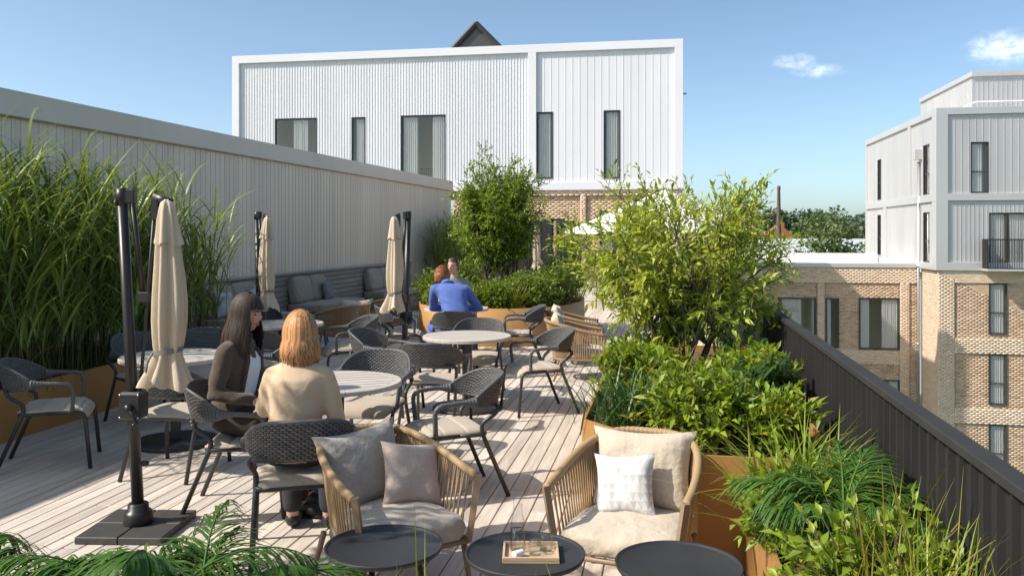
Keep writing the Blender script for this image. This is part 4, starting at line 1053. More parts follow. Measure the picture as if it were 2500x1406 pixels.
pillow_obj('scatter_pillow', 'darker knitted pillow on the middle bench set', 'pillow', .42,.38,.14,'bluegrey', benchpos(.44,13.72,.50), WANG-90+8, 16, 41, roll=4)
pillow_obj('scatter_pillow', 'pale pillow on the bench, just above the dark haired woman', 'pillow', .42,.42,.14,'palegrey', benchpos(.46,9.98,.50), WANG-90-4, 14, 42, roll=-5)
pillow_obj('scatter_pillow', 'pale grey pillow on the bench under the left umbrella', 'pillow', .42,.42,.15,'palegrey', benchpos(.46,10.95,.50), WANG-90+14, 14, 43, roll=8)

# ---- closed cantilever umbrellas
def umbrella(x, y, rz, label, flip=1, s=1.0, seed=0, far=False):
    t = thing('closed_umbrella', label, 'umbrella', (x, y, 0), rz, 'closed cantilever umbrellas'); t.scale = (s,s,s)
    k = flip
    for ix in (-1, 0):
        for iy in (-1, 0):      # ballast tiles
            mb = MB(); mb.bbox(ix*.255+.003,ix*.255+.252,iy*.255+.003,iy*.255+.252,.0,.042,.004); mb.build('ballast_tile', 'ballast', t)
    mb = MB(); mb.lathe([(.082,.043),(.085,.05),(.085,.10),(.074,.118),(.062,.125),(.058,.16),(.050,.165)], 20); mb.build('foot_collar', 'mast', t)
    top = Vector((-.10*k,0,2.02)); bot = Vector((0,0,.12))
    mb = MB(); mb.tube([bot,top], [.034,.030], 10, flat=1.15, up=(0,1,0)); mast = mb.build('mast', 'mast', t)
    mb = MB(); mb.tube([top+Vector((0,0,-.07)),top+Vector((0,0,.03))], .037, 10); mb.bbox(*sorted((top.x,top.x+.085*k)),-.025,.025,1.96,2.045,.006); mb.build('mast_cap', 'mast', mast)
    def atz(z): return bot.lerp(top,(z-.12)/1.9)
    p = atz(.75)
    mb = MB(); mb.bbox(p.x-.062,p.x+.075,-.06,.055,.67,.835,.014); cb = mb.build('crank_box', 'black_plastic', t)
    mb = MB(); mb.tube([(p.x+.01,-.06,.745),(p.x+.01,-.095,.745)], .022, 12); mb.tube([(p.x+.02*k,-.085,.74),(p.x+.065*k,-.085,.655)], .008, 6); mb.tube([(p.x+.065*k,-.08,.655),(p.x+.065*k,-.13,.655)], .011, 8); mb.build('crank_handle', 'mast', cb)
    for (a, b) in ((-.05,.82),(.06,.82),(-.05,.685),(.06,.685)):
        mb = MB(); mb.tube([(p.x+a,-.060,b),(p.x+a,-.064,b)], .006, 8); mb.build('screw', 'brass_screw', cb)
    q = atz(.40); mb = MB(); mb.tube([(q.x+.04*k,0,.40),(q.x+.075*k,0,.40)], .016, 8); mb.build('lock_knob', 'black_plastic', t)
    # folded arm: strut and runner rod beside the canopy
    mb = MB(); mb.tube([(top.x+.06*k,0,1.995),(.03*k,0,1.42)], .017, 6); mb.build('strut', 'mast', t)
    mb = MB(); mb.bbox(*sorted((.0*k,.07*k)),-.02,.02,1.365,1.43,.006); mb.build('strut_joint', 'black_plastic', t)
    mb = MB(); mb.tube([(.105*k,.0,2.0),(.012*k,.0,.84)], .010, 6); mb.build('runner_rod', 'mast', t)
    mb = MB(); mb.tube([(.09*k,0,1.99),(.21*k,0,1.965)], [.036,.020], 10, flat=.55, up=(0,1,0)); mb.bbox(*sorted((.085*k,.125*k)),-.02,.02,1.86,1.99,.005); mb.build('top_bracket', 'black_plastic', t)
    # canopy: pleated loft
    rr = np.random.default_rng(seed+5); cxk = .18*k
    def pleat(prof, name, nseg=64, npl=9, amp=.16, droop=.0, zs=None):
        V = []; F = []; ph = rr.uniform(0,6.28,5)
        for i, (z, r_, am) in enumerate(prof):
            for j in range(nseg):
                a = 2*math.pi*j/nseg
                w_ = .62*math.sin(5*a+ph[0]+.7*math.sin(a+ph[1])+.35*math.sin(z*4+ph[3]))+.45*math.sin(8*a+ph[2]+.9*math.sin(2*a+ph[4])+.3*z)
                w_ = math.copysign(abs(w_)**.8, w_)
                f = 1+am*1.65*w_+.06*math.sin(2*a+ph[2])
                zz = z+(droop*(math.sin(npl*.5*a+ph[4])) if i == len(prof)-1 else 0)
                V.append((cxk+r_*.86*f*math.cos(a)+.012*math.sin(z*4+ph[2]), r_*.86*f*math.sin(a)*.92, zz))
        for i in range(len(prof)-1):
            for j in range(nseg): F.append((i*nseg+j,i*nseg+(j+1)%nseg,(i+1)*nseg+(j+1)%nseg,(i+1)*nseg+j))
        mb = MB(); mb.add(V, F, True); return mb.build(name, 'canvas', t)
    # (z, radius, pleat depth), top to bottom; the surface is listed bottom-up so that it faces outwards
    body = [(1.93,.045,.1),(1.86,.058,.15),(1.76,.066,.18),(1.64,.076,.2),(1.52,.088,.2),(1.38,.098,.2),(1.26,.099,.2),(1.16,.091,.2),(1.10,.083,.2),(1.075,.080,.16),(1.05,.083,.18),(1.0,.098,.22),(.95,.116,.25),(.90,.135,.28),(.875,.142,.30)]
    cn = pleat(body[::-1], 'canopy', amp=.2, droop=.0)
    for i, v in enumerate(cn.data.vertices[:64]): v.co.z += .032*math.sin(3*2*math.pi*i/64+seed)+.016*math.sin(7*2*math.pi*i/64+2*seed)
    vent = [(1.985,.018,.0),(1.965,.042,.08),(1.92,.056,.12),(1.84,.069,.15),(1.76,.080,.18),(1.715,.088,.22)]
    vn = pleat(vent[::-1], 'vent_flap')
    for i, v in enumerate(vn.data.vertices[:64]): v.co.z += .010*math.sin(4*2*math.pi*i/64+seed)
    V = []; F = []
    for z, r_ in ((1.062,.088),(1.092,.088)):
        for j in range(32): a = 2*math.pi*j/32; V.append((cxk+r_*math.cos(a), r_*.92*math.sin(a), z+.012*math.cos(a)))
    for j in range(32): F.append((j,(j+1)%32,32+(j+1)%32,32+j))
    mb = MB(); mb.add(V, F, True); mb.tube([(cxk-.05*k,-.085,1.075),(cxk-.07*k,-.11,1.03),(cxk-.085*k,-.10,.96)], .007, 5); mb.build('strap', 'strap', cn)
    return t
umbrella(-3.11,4.65,YAW-2,'closed sand canvas umbrella on black mast in the left foreground',1,1.0,1)
umbrella(-4.84,9.70,YAW-48,'closed umbrella in front of the bench, left of the blond woman\'s head',1,1.0,2)
umbrella(-3.10,9.93,YAW+62,'closed umbrella left of the man in blue, mast on its right',-1,1.0,3)
umbrella(-3.42,21.75,YAW,'nearer of the two far closed umbrellas behind the dense small tree',1,1.0,4)
umbrella(-3.95,25.6,YAW,'farther of the two far closed umbrellas before the charcoal pier',1,1.0,5)

# ---- open white parasol behind the leafy tree
ps = thing('open_parasol', 'large open white parasol behind the leafy tree', 'parasol', (.02,20.3,0), 20)
mb = MB(); mb.tube([(0,0,0),(0,0,2.80)], .03, 10); mb.build('pole', 'mast', ps)
mb = MB(); mb.bbox(-.35,.35,-.35,.35,0,.07,.01); mb.build('base', 'ballast', ps)
rr_ = 2.45; z0_ = 1.80; z1_ = 2.80
for k in range(8):
    a0, a1 = 2*math.pi*k/8, 2*math.pi*(k+1)/8; V = []; F = []; n = 6
    for i in range(n+1):
        t_ = i/n
        for j in range(5):
            a = a0+(a1-a0)*j/4; sag = -.04*math.sin(math.pi*j/4)*t_
            chord = math.cos((a1-a0)/2)/math.cos(a-(a0+a1)/2)
            rad = .03+(rr_-.03)*t_*chord; V.append((rad*math.cos(a), rad*math.sin(a), z1_-(z1_-z0_)*t_+sag))
    for i in range(n):
        for j in range(4): F.append((i*5+j,(i+1)*5+j,(i+1)*5+j+1,i*5+j+1))
    mb = MB(); mb.add(V, F, True); mb.build('canopy_panel', 'white_canvas', ps)
    mb = MB(); mb.tube([(.04*math.cos(a0),.04*math.sin(a0),z1_-.03),(rr_*math.cos(a0),rr_*math.sin(a0),z0_-.02)], .010, 5); mb.build('rib', 'mast', ps)
# ================================================================== PLANTS
def unit(a): return a/np.maximum(np.linalg.norm(a, axis=1, keepdims=True), 1e-9)
def leaf_cards(P, D, L, W_, rs, droop=.15, fold=.25):
    """folded pointed leaves: P base points, D directions, L lengths, W_ widths -> V,F"""
    n = len(P); D = unit(D); up = np.tile([0,0,1.], (n,1))+rs.normal(0,.45,(n,3))
    S = unit(np.cross(D, up)); N = unit(np.cross(S, D)); L = L[:,None]; W_ = W_[:,None]
    tip = P+D*L-np.array([0,0,1.])*L*droop
    mid = P+D*L*.48-N*W_*fold*.5+N*L*.05
    a = P+D*L*.45+S*W_*.5+N*(W_*fold*.5+L*.05); b = P+D*L*.45-S*W_*.5+N*(W_*fold*.5+L*.05)
    V = np.stack([P,a,tip,b,mid],1).reshape(-1,3)
    f = np.array([(0,4,1),(4,2,1),(0,3,4),(4,3,2)]); F = (f[None]+(np.arange(n)*5)[:,None,None]).reshape(-1,3)
    return V, F
def blades(P, az, L, W_, rs, lean0, lean1, segs=7, twist=.4):
    """arching strap blades: start lean angle lean0 (from vertical) to lean1 at the tip"""
    n = len(P); t = np.linspace(0,1,segs+1); out = np.zeros((n,segs+1,2,3)); pos = P.astype(float).copy()
    tw = rs.normal(0,twist,n)
    for i, q in enumerate(t):
        ang = lean0+(lean1-lean0)*q**1.3
        d = np.stack([np.cos(az)*np.sin(ang), np.sin(az)*np.sin(ang), np.cos(ang)],1)
        if i: pos = pos+d*(L/segs)[:,None]
        wv = W_*np.minimum(1, .55+q*2)*(1-q**3.0)+.0006
        sd = np.stack([-np.sin(az+tw*q), np.cos(az+tw*q), np.zeros(n)],1)
        out[:,i,0] = pos+sd*(wv/2)[:,None]; out[:,i,1] = pos-sd*(wv/2)[:,None]
    V = out.reshape(-1,3); k = 2*(segs+1)
    f = np.array([(2*i,2*i+1,2*i+3,2*i+2) for i in range(segs)]); F = (f[None]+(np.arange(n)*k)[:,None,None]).reshape(-1,4)
    return V, F
def tubes_np(A, B, ra, rb, sides=4):
    """straight tapered sticks A->B"""
    n = len(A); D = unit(B-A); ref = np.where(np.abs(D[:,2:3]) > .9, np.array([[1.,0,0]]), np.array([[0,0,1.]]))
    S = unit(np.cross(D, ref)); N = np.cross(S, D); V = []
    for (C, r_) in ((A, ra), (B, rb)):
        for j in range(sides):
            a = 2*math.pi*j/sides; V.append(C+(S*math.cos(a)+N*math.sin(a))*r_[:,None])
    V = np.stack(V,1).reshape(-1,3)
    f = np.array([(j,(j+1)%sides,sides+(j+1)%sides,sides+j) for j in range(sides)]); F = (f[None]+(np.arange(n)*2*sides)[:,None,None]).reshape(-1,4)
    return V, F
def part(name, V, F, m, parent, smooth=False, stuff=False):
    o = link(name, npmesh(name, V, F, m, smooth), parent)
    if stuff: o['kind'] = 'stuff'
    return o

def shrub(name, label, loc, rad, h, nt, leaf, m, seed, group=None, cat='shrub', per=9, bark='bark', squash=1.0):
    """rounded shrub: twigs from the base out to the crown surface, whorls of leaves at their ends"""
    rs = np.random.default_rng(seed); t = thing(name, label, cat, loc, 0, group)
    d = unit(rs.normal(0,1,(nt,3))*[1,1,.85]+[0,0,.22]); k = rs.uniform(.55,1.0,nt)**.6
    lump = 1+.22*np.sin(5*np.arctan2(d[:,1],d[:,0])+seed)+.18*np.sin(7*d[:,2]*3+seed*2)
    E_ = d*k[:,None]*lump[:,None]*np.array([rad,rad*squash,h*.55])+np.array([0,0,h*.48])
    E_[:,2] = np.maximum(E_[:,2], .05)
    B0_ = E_*np.array([.22,.22,.0])+np.array([0,0,-.04]); Mid = E_*.55+np.array([0,0,h*.10])
    n2 = min(nt, 40)
    V1, F1 = tubes_np(B0_[:n2], Mid[:n2], np.full(n2,.006), np.full(n2,.004)); V2, F2 = tubes_np(Mid, E_, np.full(nt,.0035), np.full(nt,.002))
    part('stems', np.vstack([V1,V2]), np.vstack([F1,F2+len(V1)]), bark, t)
    P = np.repeat(E_, per, 0); out = np.repeat(unit(E_-np.array([0,0,h*.3])), per, 0)
    tw = np.repeat(E_-Mid, per, 0); P = P-tw*(rs.uniform(0,1,(len(P),1))**1.6*.95); D = out*.55+rs.normal(0,.62,P.shape)+np.array([0,0,.28])
    L = leaf[0]*rs.uniform(.45,1.35,len(P)); V, F = leaf_cards(P, D, L, L*leaf[1], rs, .10)
    part('foliage', V, F, m, t, stuff=True)
    return t
def grass_clump(name, label, loc, n, L, W_, m, seed, group=None, spread=.07, l0=.35, l1=1.3, gold=0):
    rs = np.random.default_rng(seed); t = thing(name, label, 'grass', loc, 0, group)
    def mk(cnt, LL, mm, nm, a0, a1):
        az = rs.uniform(0,6.283,cnt); P = np.stack([rs.normal(0,spread,cnt), rs.normal(0,spread,cnt), np.full(cnt,-.03)],1)
        V, F = blades(P, az, LL*rs.uniform(.55,1.15,cnt), W_*rs.uniform(.7,1.2,cnt), rs, np.abs(rs.normal(0,a0,cnt)), np.abs(rs.normal(a1,.45,cnt)), 7)
        part(nm, V, F, mm, t, stuff=True)
    mk(n, L, m, 'blades', l0, l1)
    if gold: mk(gold, L*1.15, 'grass_gold', 'seed_stalks', l0*.6, l1*.6)
    return t
def reeds(label, loc, ns, h, seed, group, spread=.19, nl=10):
    rs = np.random.default_rng(seed); t = thing('reed_grass', label, 'grass', loc, 0, group)
    B_ = np.stack([rs.normal(0,spread,ns), rs.normal(0,spread,ns), np.full(ns,-.03)],1)
    hh = h*rs.uniform(.50,1.0,ns); az = rs.uniform(0,6.283,ns); ln = np.abs(rs.normal(0,.11,ns))
    T_ = B_+np.stack([np.cos(az)*ln*hh, np.sin(az)*ln*hh, hh*.86],1)
    V, F = tubes_np(B_, T_, np.full(ns,.0055), np.full(ns,.0025), 3); part('canes', V, F, 'reed_stem', t, stuff=True)
    q = rs.uniform(.22,1.0,(ns,nl)); P = (B_[:,None]+(T_-B_)[:,None]*q[...,None]).reshape(-1,3); n = len(P)
    L = (rs.uniform(.45,.95,n)*(.75+.4*q.ravel())); az2 = rs.uniform(0,6.283,n)
    V, F = blades(P, az2, L, rs.uniform(.013,.030,n), rs, np.abs(rs.normal(.30,.16,n)), rs.normal(1.75,.5,n), 8, .5)
    part('blades', V, F, 'reed', t, stuff=True)
    return t
FRONDS = {}
def frond_mesh(kind, L, seed, m, leafl, leafw, nl=46, droop=1.5, a0=.35, a1=1.7):
    key = (kind, seed)
    if key in FRONDS: return FRONDS[key]
    rs = np.random.default_rng(seed); segs = 14; pts = [np.zeros(3)]; dirs = []
    for i in range(segs):
        ang = a0+(a1-a0)*((i+.5)/segs)**1.4; d = np.array([math.sin(ang),0,math.cos(ang)]); dirs.append(d); pts.append(pts[-1]+d*L/segs)
    pts = np.array(pts); mb = MB(); mb.tube([tuple(p) for p in pts], [.007*(1-.8*i/segs) for i in range(segs+1)], 5)
    me_r = mb
    q = np.linspace(.16,.995,nl); P = []; Dv = []; LL = []
    for side in (1,-1):
        for t_ in q:
            x = t_*segs; i = min(int(x), segs-1); p = pts[i]+(pts[i+1]-pts[i])*(x-i); d = dirs[i]
            prof = math.sin(math.pi*min(1, .18+.80*t_))**.7
            dv = d*(.55+.5*t_)+np.array([0,side*(1.0-.5*t_),0])+np.array([-d[2],0,d[0]])*.22
            P.append(p); Dv.append(dv+rs.normal(0,.13,3)); LL.append(leafl*prof*rs.uniform(.85,1.1))
    P = np.array(P); Dv = unit(np.array(Dv)); LL = np.array(LL); n = len(P); sg = 4
    out = np.zeros((n,sg+1,2,3)); pos = P.copy(); d = Dv.copy()
    for i in range(sg+1):
        t_ = i/sg
        if i: d = unit(d+np.array([0,0,-.26*droop])); pos = pos+d*(LL/sg)[:,None]
        S = unit(np.cross(d, np.array([0,0,1.])+Dv*.2)); wv = leafw*(1-t_**2.2)*min(1,.5+2*t_)+.0008
        out[:,i,0] = pos+S*wv/2; out[:,i,1] = pos-S*wv/2
    V = out.reshape(-1,3); k = 2*(sg+1); f = np.array([(2*i,2*i+1,2*i+3,2*i+2) for i in range(sg)])
    F = (f[None]+(np.arange(n)*k)[:,None,None]).reshape(-1,4)
    o = len(me_r.v); me_r.v += [tuple(v) for v in V]; me_r.f += [tuple(int(a)+o for a in f_) for f_ in F]; me_r.sm += [False]*len(F)
    FRONDS[key] = me_r.mesh('frond', m); return FRONDS[key]
def palm(label, loc, nf, L, seed, leafl=.24, leafw=.016, trunk=.0, m='palm', group='palms', a1=1.75, name='palm'):
    rs = np.random.default_rng(seed); t = thing(name, label, 'palm', loc, 0, group)
    mb = MB(); mb.tube([(0,0,-.05),(0,0,.04+trunk*.5),(.0,0,.10+trunk)], [.045,.035,.022], 8); mb.build('trunk', 'bark', t)
    for i in range(nf):
        me = frond_mesh(L, L, seed*10+i % 4, m, leafl, leafw, a0=.18+.25*(i % 3), a1=a1+.25*((i*7) % 3-1))
        o = link('frond', me, t, (0,0,.07+trunk), (R(rs.normal(0,8)), R(rs.normal(0,8)), 2*math.pi*i/nf+rs.normal(0,.22))); sc = rs.uniform(.75,1.12); o.scale = (sc,)*3
    return t
def tree(name, label, base, crown, radii, nstem, nlimb, ntwig, per, leaf, m, bark, seed, lean=.25, cat='tree', trunk_r=.03, twl=.22, hollow=.35, droop=.12, up=.25, spread=.05, lump=.25, trunk_h=.45, gap=0.):
    """tree: stems, limbs to the crown shell, twigs, leaves along the twigs"""
    rs = np.random.default_rng(seed); t = thing(name, label, cat, base)
    C = np.array(crown)-np.array(base); Rr = np.array(radii)
    mb = MB(); tops = []
    for k in range(nstem):
        a = 2*math.pi*k/nstem+rs.uniform(-.4,.4); b0 = np.array([math.cos(a),math.sin(a),0])*spread
        e = C*np.array([1,1,1])+np.array([math.cos(a)*Rr[0]*lean, math.sin(a)*Rr[1]*lean, Rr[2]*rs.uniform(-.25,.35)])
        pts = []
        for i in range(9):
            q = i/8; p = b0*(1-q)+e*q; p = p+np.array([math.cos(a+1),math.sin(a+1),0])*.06*math.sin(q*5+k)*Rr[0]; p[2] = e[2]*q**.9-.06*(1-q); pts.append(p)
        mb.tube([tuple(p) for p in pts], [trunk_r*(1-.72*i/8) for i in range(9)], 7); tops.append(np.array(pts))
    mb.build('trunk', bark, t)
    # limbs
    mb = MB(); ends = []; starts = []
    for k in range(nlimb):
        d = rs.normal(0,1,3); d /= np.linalg.norm(d); d[2] = d[2]*.85+.12
        lum = 1+lump*math.sin(4*math.atan2(d[1],d[0])+seed)*(.6+.4*math.sin(5*d[2]+seed))
        e = C+d*Rr*rs.uniform(.55,.98)*lum
        st = tops[rs.integers(nstem)]; cand = st[2:7]; j = np.argmin(np.linalg.norm(cand-(e*.55+np.array([0,0,-.1*Rr[2]])),axis=1)); s_ = cand[j]
        mid = s_*.5+e*.5+np.array([0,0,.10*Rr[2]])+rs.normal(0,.05,3)*Rr
        pts = [s_*(1-q)**2+mid*2*q*(1-q)+e*q*q for q in np.linspace(0,1,7)]
        mb.tube([tuple(p) for p in pts], [trunk_r*.38*(1-.8*i/6)+.0015 for i in range(7)], 5); ends.append(pts)
    mb.build('limbs', bark, t)
    # twigs
    A = []; B_ = []
    for pts in ends:
        for k in range(ntwig):
            q = rs.uniform(hollow,1.0)**.8; x = q*6; i = min(int(x),5); p = pts[i]+(pts[i+1]-pts[i])*(x-i)
            o = unit((p-C)[None]/Rr[None])[0]; d = o*.75+rs.normal(0,.65,3)+np.array([0,0,up]); d /= np.linalg.norm(d)
            A.append(p); B_.append(p+d*twl*rs.uniform(.5,1.25))
    A = np.array(A); B_ = np.array(B_); n = len(A)
    V, F = tubes_np(A, B_, np.full(n,.0022), np.full(n,.0011), 3); part('twigs', V, F, bark, t, stuff=True)
    q = np.tile(np.linspace(.15,1.05,per), n); Ar = np.repeat(A,per,0); Br = np.repeat(B_,per,0); P = Ar+(Br-Ar)*q[:,None]
    D = unit(Br-Ar)*.75+rs.normal(0,.55,P.shape)
    L = leaf[0]*rs.uniform(.45,1.3,len(P)); V, F = leaf_cards(P, D, L, L*leaf[1], rs, droop)
    part('crown', V, F, m, t, stuff=True)
    return t

# ---- the two terrace trees
tree('leafy_tree', 'large leafy multi-stem tree with pale green leaves in the bronze planter', (.20,7.50,.55), (.12,7.50,1.54), (1.12,.95,.70), 5, 84, 19, 10, (.080,.31), 'leaf_a', 'bark_g', 21, lean=.5, trunk_r=.034, twl=.23, droop=.06, up=.38, lump=.30, spread=.06)
tree('small_tree', 'dense small-leaved tree in the rounded planter behind the man', (-2.99,15.2,.55), (-2.98,15.2,2.15), (.95,.9,1.12), 6, 150, 18, 11, (.066,.42), 'leaf_c', 'bark', 22, lean=.55, trunk_r=.026, twl=.22, up=.3, lump=.22, spread=.12)
tree('shade_tree', 'leafy tree standing in the low planter beyond the left edge', (-5.85,2.5,.40), (-4.04,2.86,3.30), (.80,.72,.5), 3, 32, 11, 7, (.095,.34), 'leaf_b', 'bark_g', 23, trunk_r=.05, lean=.4)
tree('young_tree', 'bright young tree behind the black barred gate', (-3.0,29.6,0), (-2.95,29.6,1.75), (.75,.7,.95), 3, 30, 10, 8, (.09,.45), 'leaf_b', 'bark', 24, trunk_r=.03)

# ---- reeds
RY = [(-5.95,6.15),(-6.45,6.45),(-5.85,6.85),(-6.35,7.15),(-6.8,6.9),(-5.9,7.5),(-6.4,7.85),(-5.85,8.2),(-6.75,7.7),(-6.35,8.55),(-5.85,8.9),(-6.4,9.2),(-6.0,5.4),(-5.85,9.75),(-6.35,10.0),(-5.85,10.15)]
RLAB = ['tall reed grass clump at the left picture edge, front row','tall reed grass clump at the left picture edge, back row','reed grass clump above the lone armchair','reed grass clump second from the left edge, back row','reed grass clump against the metal wall at left',
 'reed grass clump left of the nearest umbrella mast','reed grass clump behind the nearest umbrella mast','reed grass clump behind the nearest umbrella canopy','reed grass clump against the metal wall, behind the umbrella','reed grass clump right of the nearest umbrella, back row',
 'reed grass clump at the right end of the low planter, front row','reed grass clump at the right end of the low planter, beside the bench','reed grass clump just left of the picture edge','reed grass clump arching behind the dark haired woman, front row','reed grass clump nearest the bench, back row','last reed grass clump of the low planter, in front of the bench end','reed grass clump farther left of the picture edge','reed grass clump at the near end of the low planter']
for i, (x, y) in enumerate(RY): reeds(RLAB[i], (x, y, .39), 48 if i < 13 else 15, (2.42+.25*math.sin(i*2.3)-(.12 if 8 < i < 13 else .35 if i > 12 else 0) if i != 12 else 1.9), 100+i, 'reed grasses in the low planter')
for i, (x, y) in enumerate([(-5.6,22.0),(-5.95,22.9),(-5.5,23.3),(-5.9,24.1),(-5.4,24.6)]):
    reeds(['nearest','second','third','fourth','farthest'][i]+' reed grass clump at the far end of the bench', (x, y, .39), 36, 2.05, 130+i, 'reed grasses at the far end', spread=.24)

# ---- shrubs of the rounded planter
SB = [(-3.92,14.55,.40,.62),(-3.55,13.75,.34,.52),(-2.75,13.55,.40,.50),(-2.15,13.95,.42,.60),(-1.80,14.75,.46,.78),(-1.85,15.7,.46,.90),(-3.75,15.7,.44,.75),(-2.45,14.5,.36,.55)]
SL = ['round green shrub at the left edge of the rounded planter','small shrub behind the table of the man in blue','low shrub at the front of the rounded planter, below the trunk','shrub at the front right of the rounded planter','bushy shrub at the right edge of the rounded planter','tallest shrub at the right back of the rounded planter','shrub behind the woman in sage green','shrub tucked beside the trunk of the dense small tree']
for i, (x, y, r_, h) in enumerate(SB): shrub('box_shrub', SL[i], (x, y, .54), r_, h, 400, (.055,.46), 'leaf_c', 200+i, 'shrubs in the rounded planter')
grass_clump('tuft_grass', 'grass tuft with golden stalks at the front of the rounded planter', (-2.42,13.55,.54), 150, .50, .008, 'grass', 220, gold=50)
grass_clump('tuft_grass', 'small green grass tuft at the front of the rounded planter', (-3.12,13.5,.54), 120, .34, .008, 'grass', 221)
palm('small palm tuft behind the man\'s right shoulder', (-3.15,14.2,.54), 9, .45, 31, .16, .012, name='palm')

# ---- corner planter: understorey of the leafy tree
shrub('laurel_shrub', 'light green shrub at the left edge of the corner planter', (-.20,6.55,.53), .32, .42, 250, (.078,.36), 'leaf_b', 240, 'laurel shrubs')
shrub('laurel_shrub', 'light green shrub low at the far left of the corner planter', (-.18,7.5,.53), .30, .36, 220, (.078,.36), 'leaf_b', 246, 'laurel shrubs')
shrub('laurel_shrub', 'light green round shrub behind the cream cushion', (.20,5.12,.53), .34, .48, 300, (.072,.36), 'leaf_b', 241, 'laurel shrubs')
shrub('laurel_shrub', 'light green shrub between the trunk and the parapet', (.62,6.35,.53), .32, .44, 260, (.075,.36), 'leaf_b', 242, 'laurel shrubs')
shrub('laurel_shrub', 'light green shrub in the near right corner of the corner planter', (.60,5.10,.53), .26, .34, 220, (.075,.36), 'leaf_b', 243, 'laurel shrubs')
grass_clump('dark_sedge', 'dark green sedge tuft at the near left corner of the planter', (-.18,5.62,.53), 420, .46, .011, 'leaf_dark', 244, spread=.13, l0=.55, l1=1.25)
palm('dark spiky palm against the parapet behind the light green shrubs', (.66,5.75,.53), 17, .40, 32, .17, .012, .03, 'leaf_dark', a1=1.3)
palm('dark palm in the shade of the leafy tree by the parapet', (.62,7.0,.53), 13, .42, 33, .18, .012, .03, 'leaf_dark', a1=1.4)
grass_clump('tuft_grass', 'yellow green grass tuft at the foot of the leafy tree', (.13,6.55,.53), 170, .42, .007, 'grass', 245, gold=60)
grass_clump('tuft_grass', 'green grass tuft left of the leafy tree trunk', (-.12,7.15,.53), 170, .48, .007, 'grass', 247, gold=20)
grass_clump('tuft_grass', 'low grass tuft between the light green shrubs', (.30,5.75,.53), 150, .36, .007, 'grass', 248, gold=30)

# ---- side planter
grass_clump('tuft_grass', 'large arching grass tuft spilling over the parapet planter', (.62,4.10,.46), 330, .58, .009, 'grass', 250, spread=.10, l0=.5, l1=1.45, gold=8)
shrub('laurel_shrub', 'light green shrub under the large arching grass', (.60,3.80,.46), .26, .36, 150, (.070,.38), 'leaf_b', 251, 'laurel shrubs')
palm('glossy green palm in the parapet planter', (.66,3.38,.46), 17, .48, 34, .23, .009, .03, a1=1.9)
shrub('laurel_shrub', 'light green shrub below the glossy palm at the lower right', (.66,2.92,.46), .27, .40, 330, (.056,.40), 'leaf_b', 252, 'laurel shrubs')
shrub('laurel_shrub', 'light green shrub hanging over the planter edge at the lower right', (.50,3.66,.46), .18, .26, 150, (.052,.40), 'leaf_b', 255, 'laurel shrubs')
grass_clump('tuft_grass', 'golden upright grass tuft at the lower right corner', (.76,2.70,.46), 190, .56, .007, 'grass', 253, spread=.09, l0=.28, l1=.85, gold=45)
shrub('laurel_shrub', 'light green shrub under the golden grass at the bottom edge', (.62,2.40,.46), .22, .26, 160, (.052,.40), 'leaf_b', 254, 'laurel shrubs')

# ---- foreground planter
palm('low glossy palm at the bottom edge, left of the middle', (-1.52,2.24,.43), 18, .62, 35, .28, .0095, .0, a1=2.2)
palm('low glossy palm with one upright frond at the bottom edge', (-1.34,2.33,.43), 15, .56, 36, .26, .0095, .0, a1=2.1)
palm('palm with broad drooping frond in the bottom left corner', (-1.98,2.12,.43), 15, .60, 37, .27, .012, .0, a1=2.2)
grass_clump('tuft_grass', 'thin bright grass blades before the left low table', (-.72,2.30,.44), 26, .54, .006, 'grass', 260, spread=.07, l0=.18, l1=.6)
grass_clump('tuft_grass', 'few thin grass blades before the middle low table', (-.35,2.33,.44), 10, .48, .005, 'grass', 261, spread=.08, l0=.2, l1=.6)

# ---- potted plant before the bench
pp = thing('potted_plant', 'small leafy plant in a dark pot before the bench', 'plant', (-5.42,15.4,.361))
mb = MB(); mb.lathe([(.06,0),(.085,.10),(.09,.10),(.078,.09),(.001,.085)], 16); mb.build('pot', 'black_steel', pp)
rs = np.random.default_rng(5); n = 160; d = unit(rs.normal(0,1,(n,3))+[0,0,.6]); V, F = leaf_cards(d*[.10,.10,.07]+[0,0,.14], d, np.full(n,.055), np.full(n,.022), rs); part('foliage', V, F, 'leaf_c', pp, stuff=True)

# ---- beyond the terrace
def far_tree(name, label, loc, R_, h, n, leaf, m, seed, group=None):
    rs = np.random.default_rng(seed); t = thing(name, label, 'tree', loc, 0, group)
    mb = MB(); mb.tube([(0,0,0),(.2,0,h*.5),(0,0,h*.8)], [R_*.09,R_*.06,R_*.02], 7); mb.build('trunk', 'bark', t)
    k = 46; c = unit(rs.normal(0,1,(k,3)))*rs.uniform(.45,.95,(k,1))*[R_,R_,h*.36]+[0,0,h*.66]; cr = R_*rs.uniform(.22,.40,k)
    i = rs.integers(0,k,n); d = unit(rs.normal(0,1,(n,3))+[0,0,.25]); P = c[i]+d*cr[i][:,None]*rs.uniform(.6,1.05,(n,1))
    L = leaf*rs.uniform(.6,1.3,n); V, F = leaf_cards(P, d+rs.normal(0,.6,(n,3)), L, L*.65, rs); part('crown', V, F, m, t, stuff=True)
    return t
far_tree('lime_tree', 'broad green tree above the flat roof, between the leafy tree and white block', (13.3,74,-13), 3.6, 15.2, 5200, .42, 'far_leaf', 300)
far_tree('lime_tree', 'green tree farther back, behind the factory chimney', (19.5,112,-13), 4.5, 17.5, 4200, .55, 'far_leaf', 301)
rs = np.random.default_rng(9); P_ = []; D_ = []; L_ = []
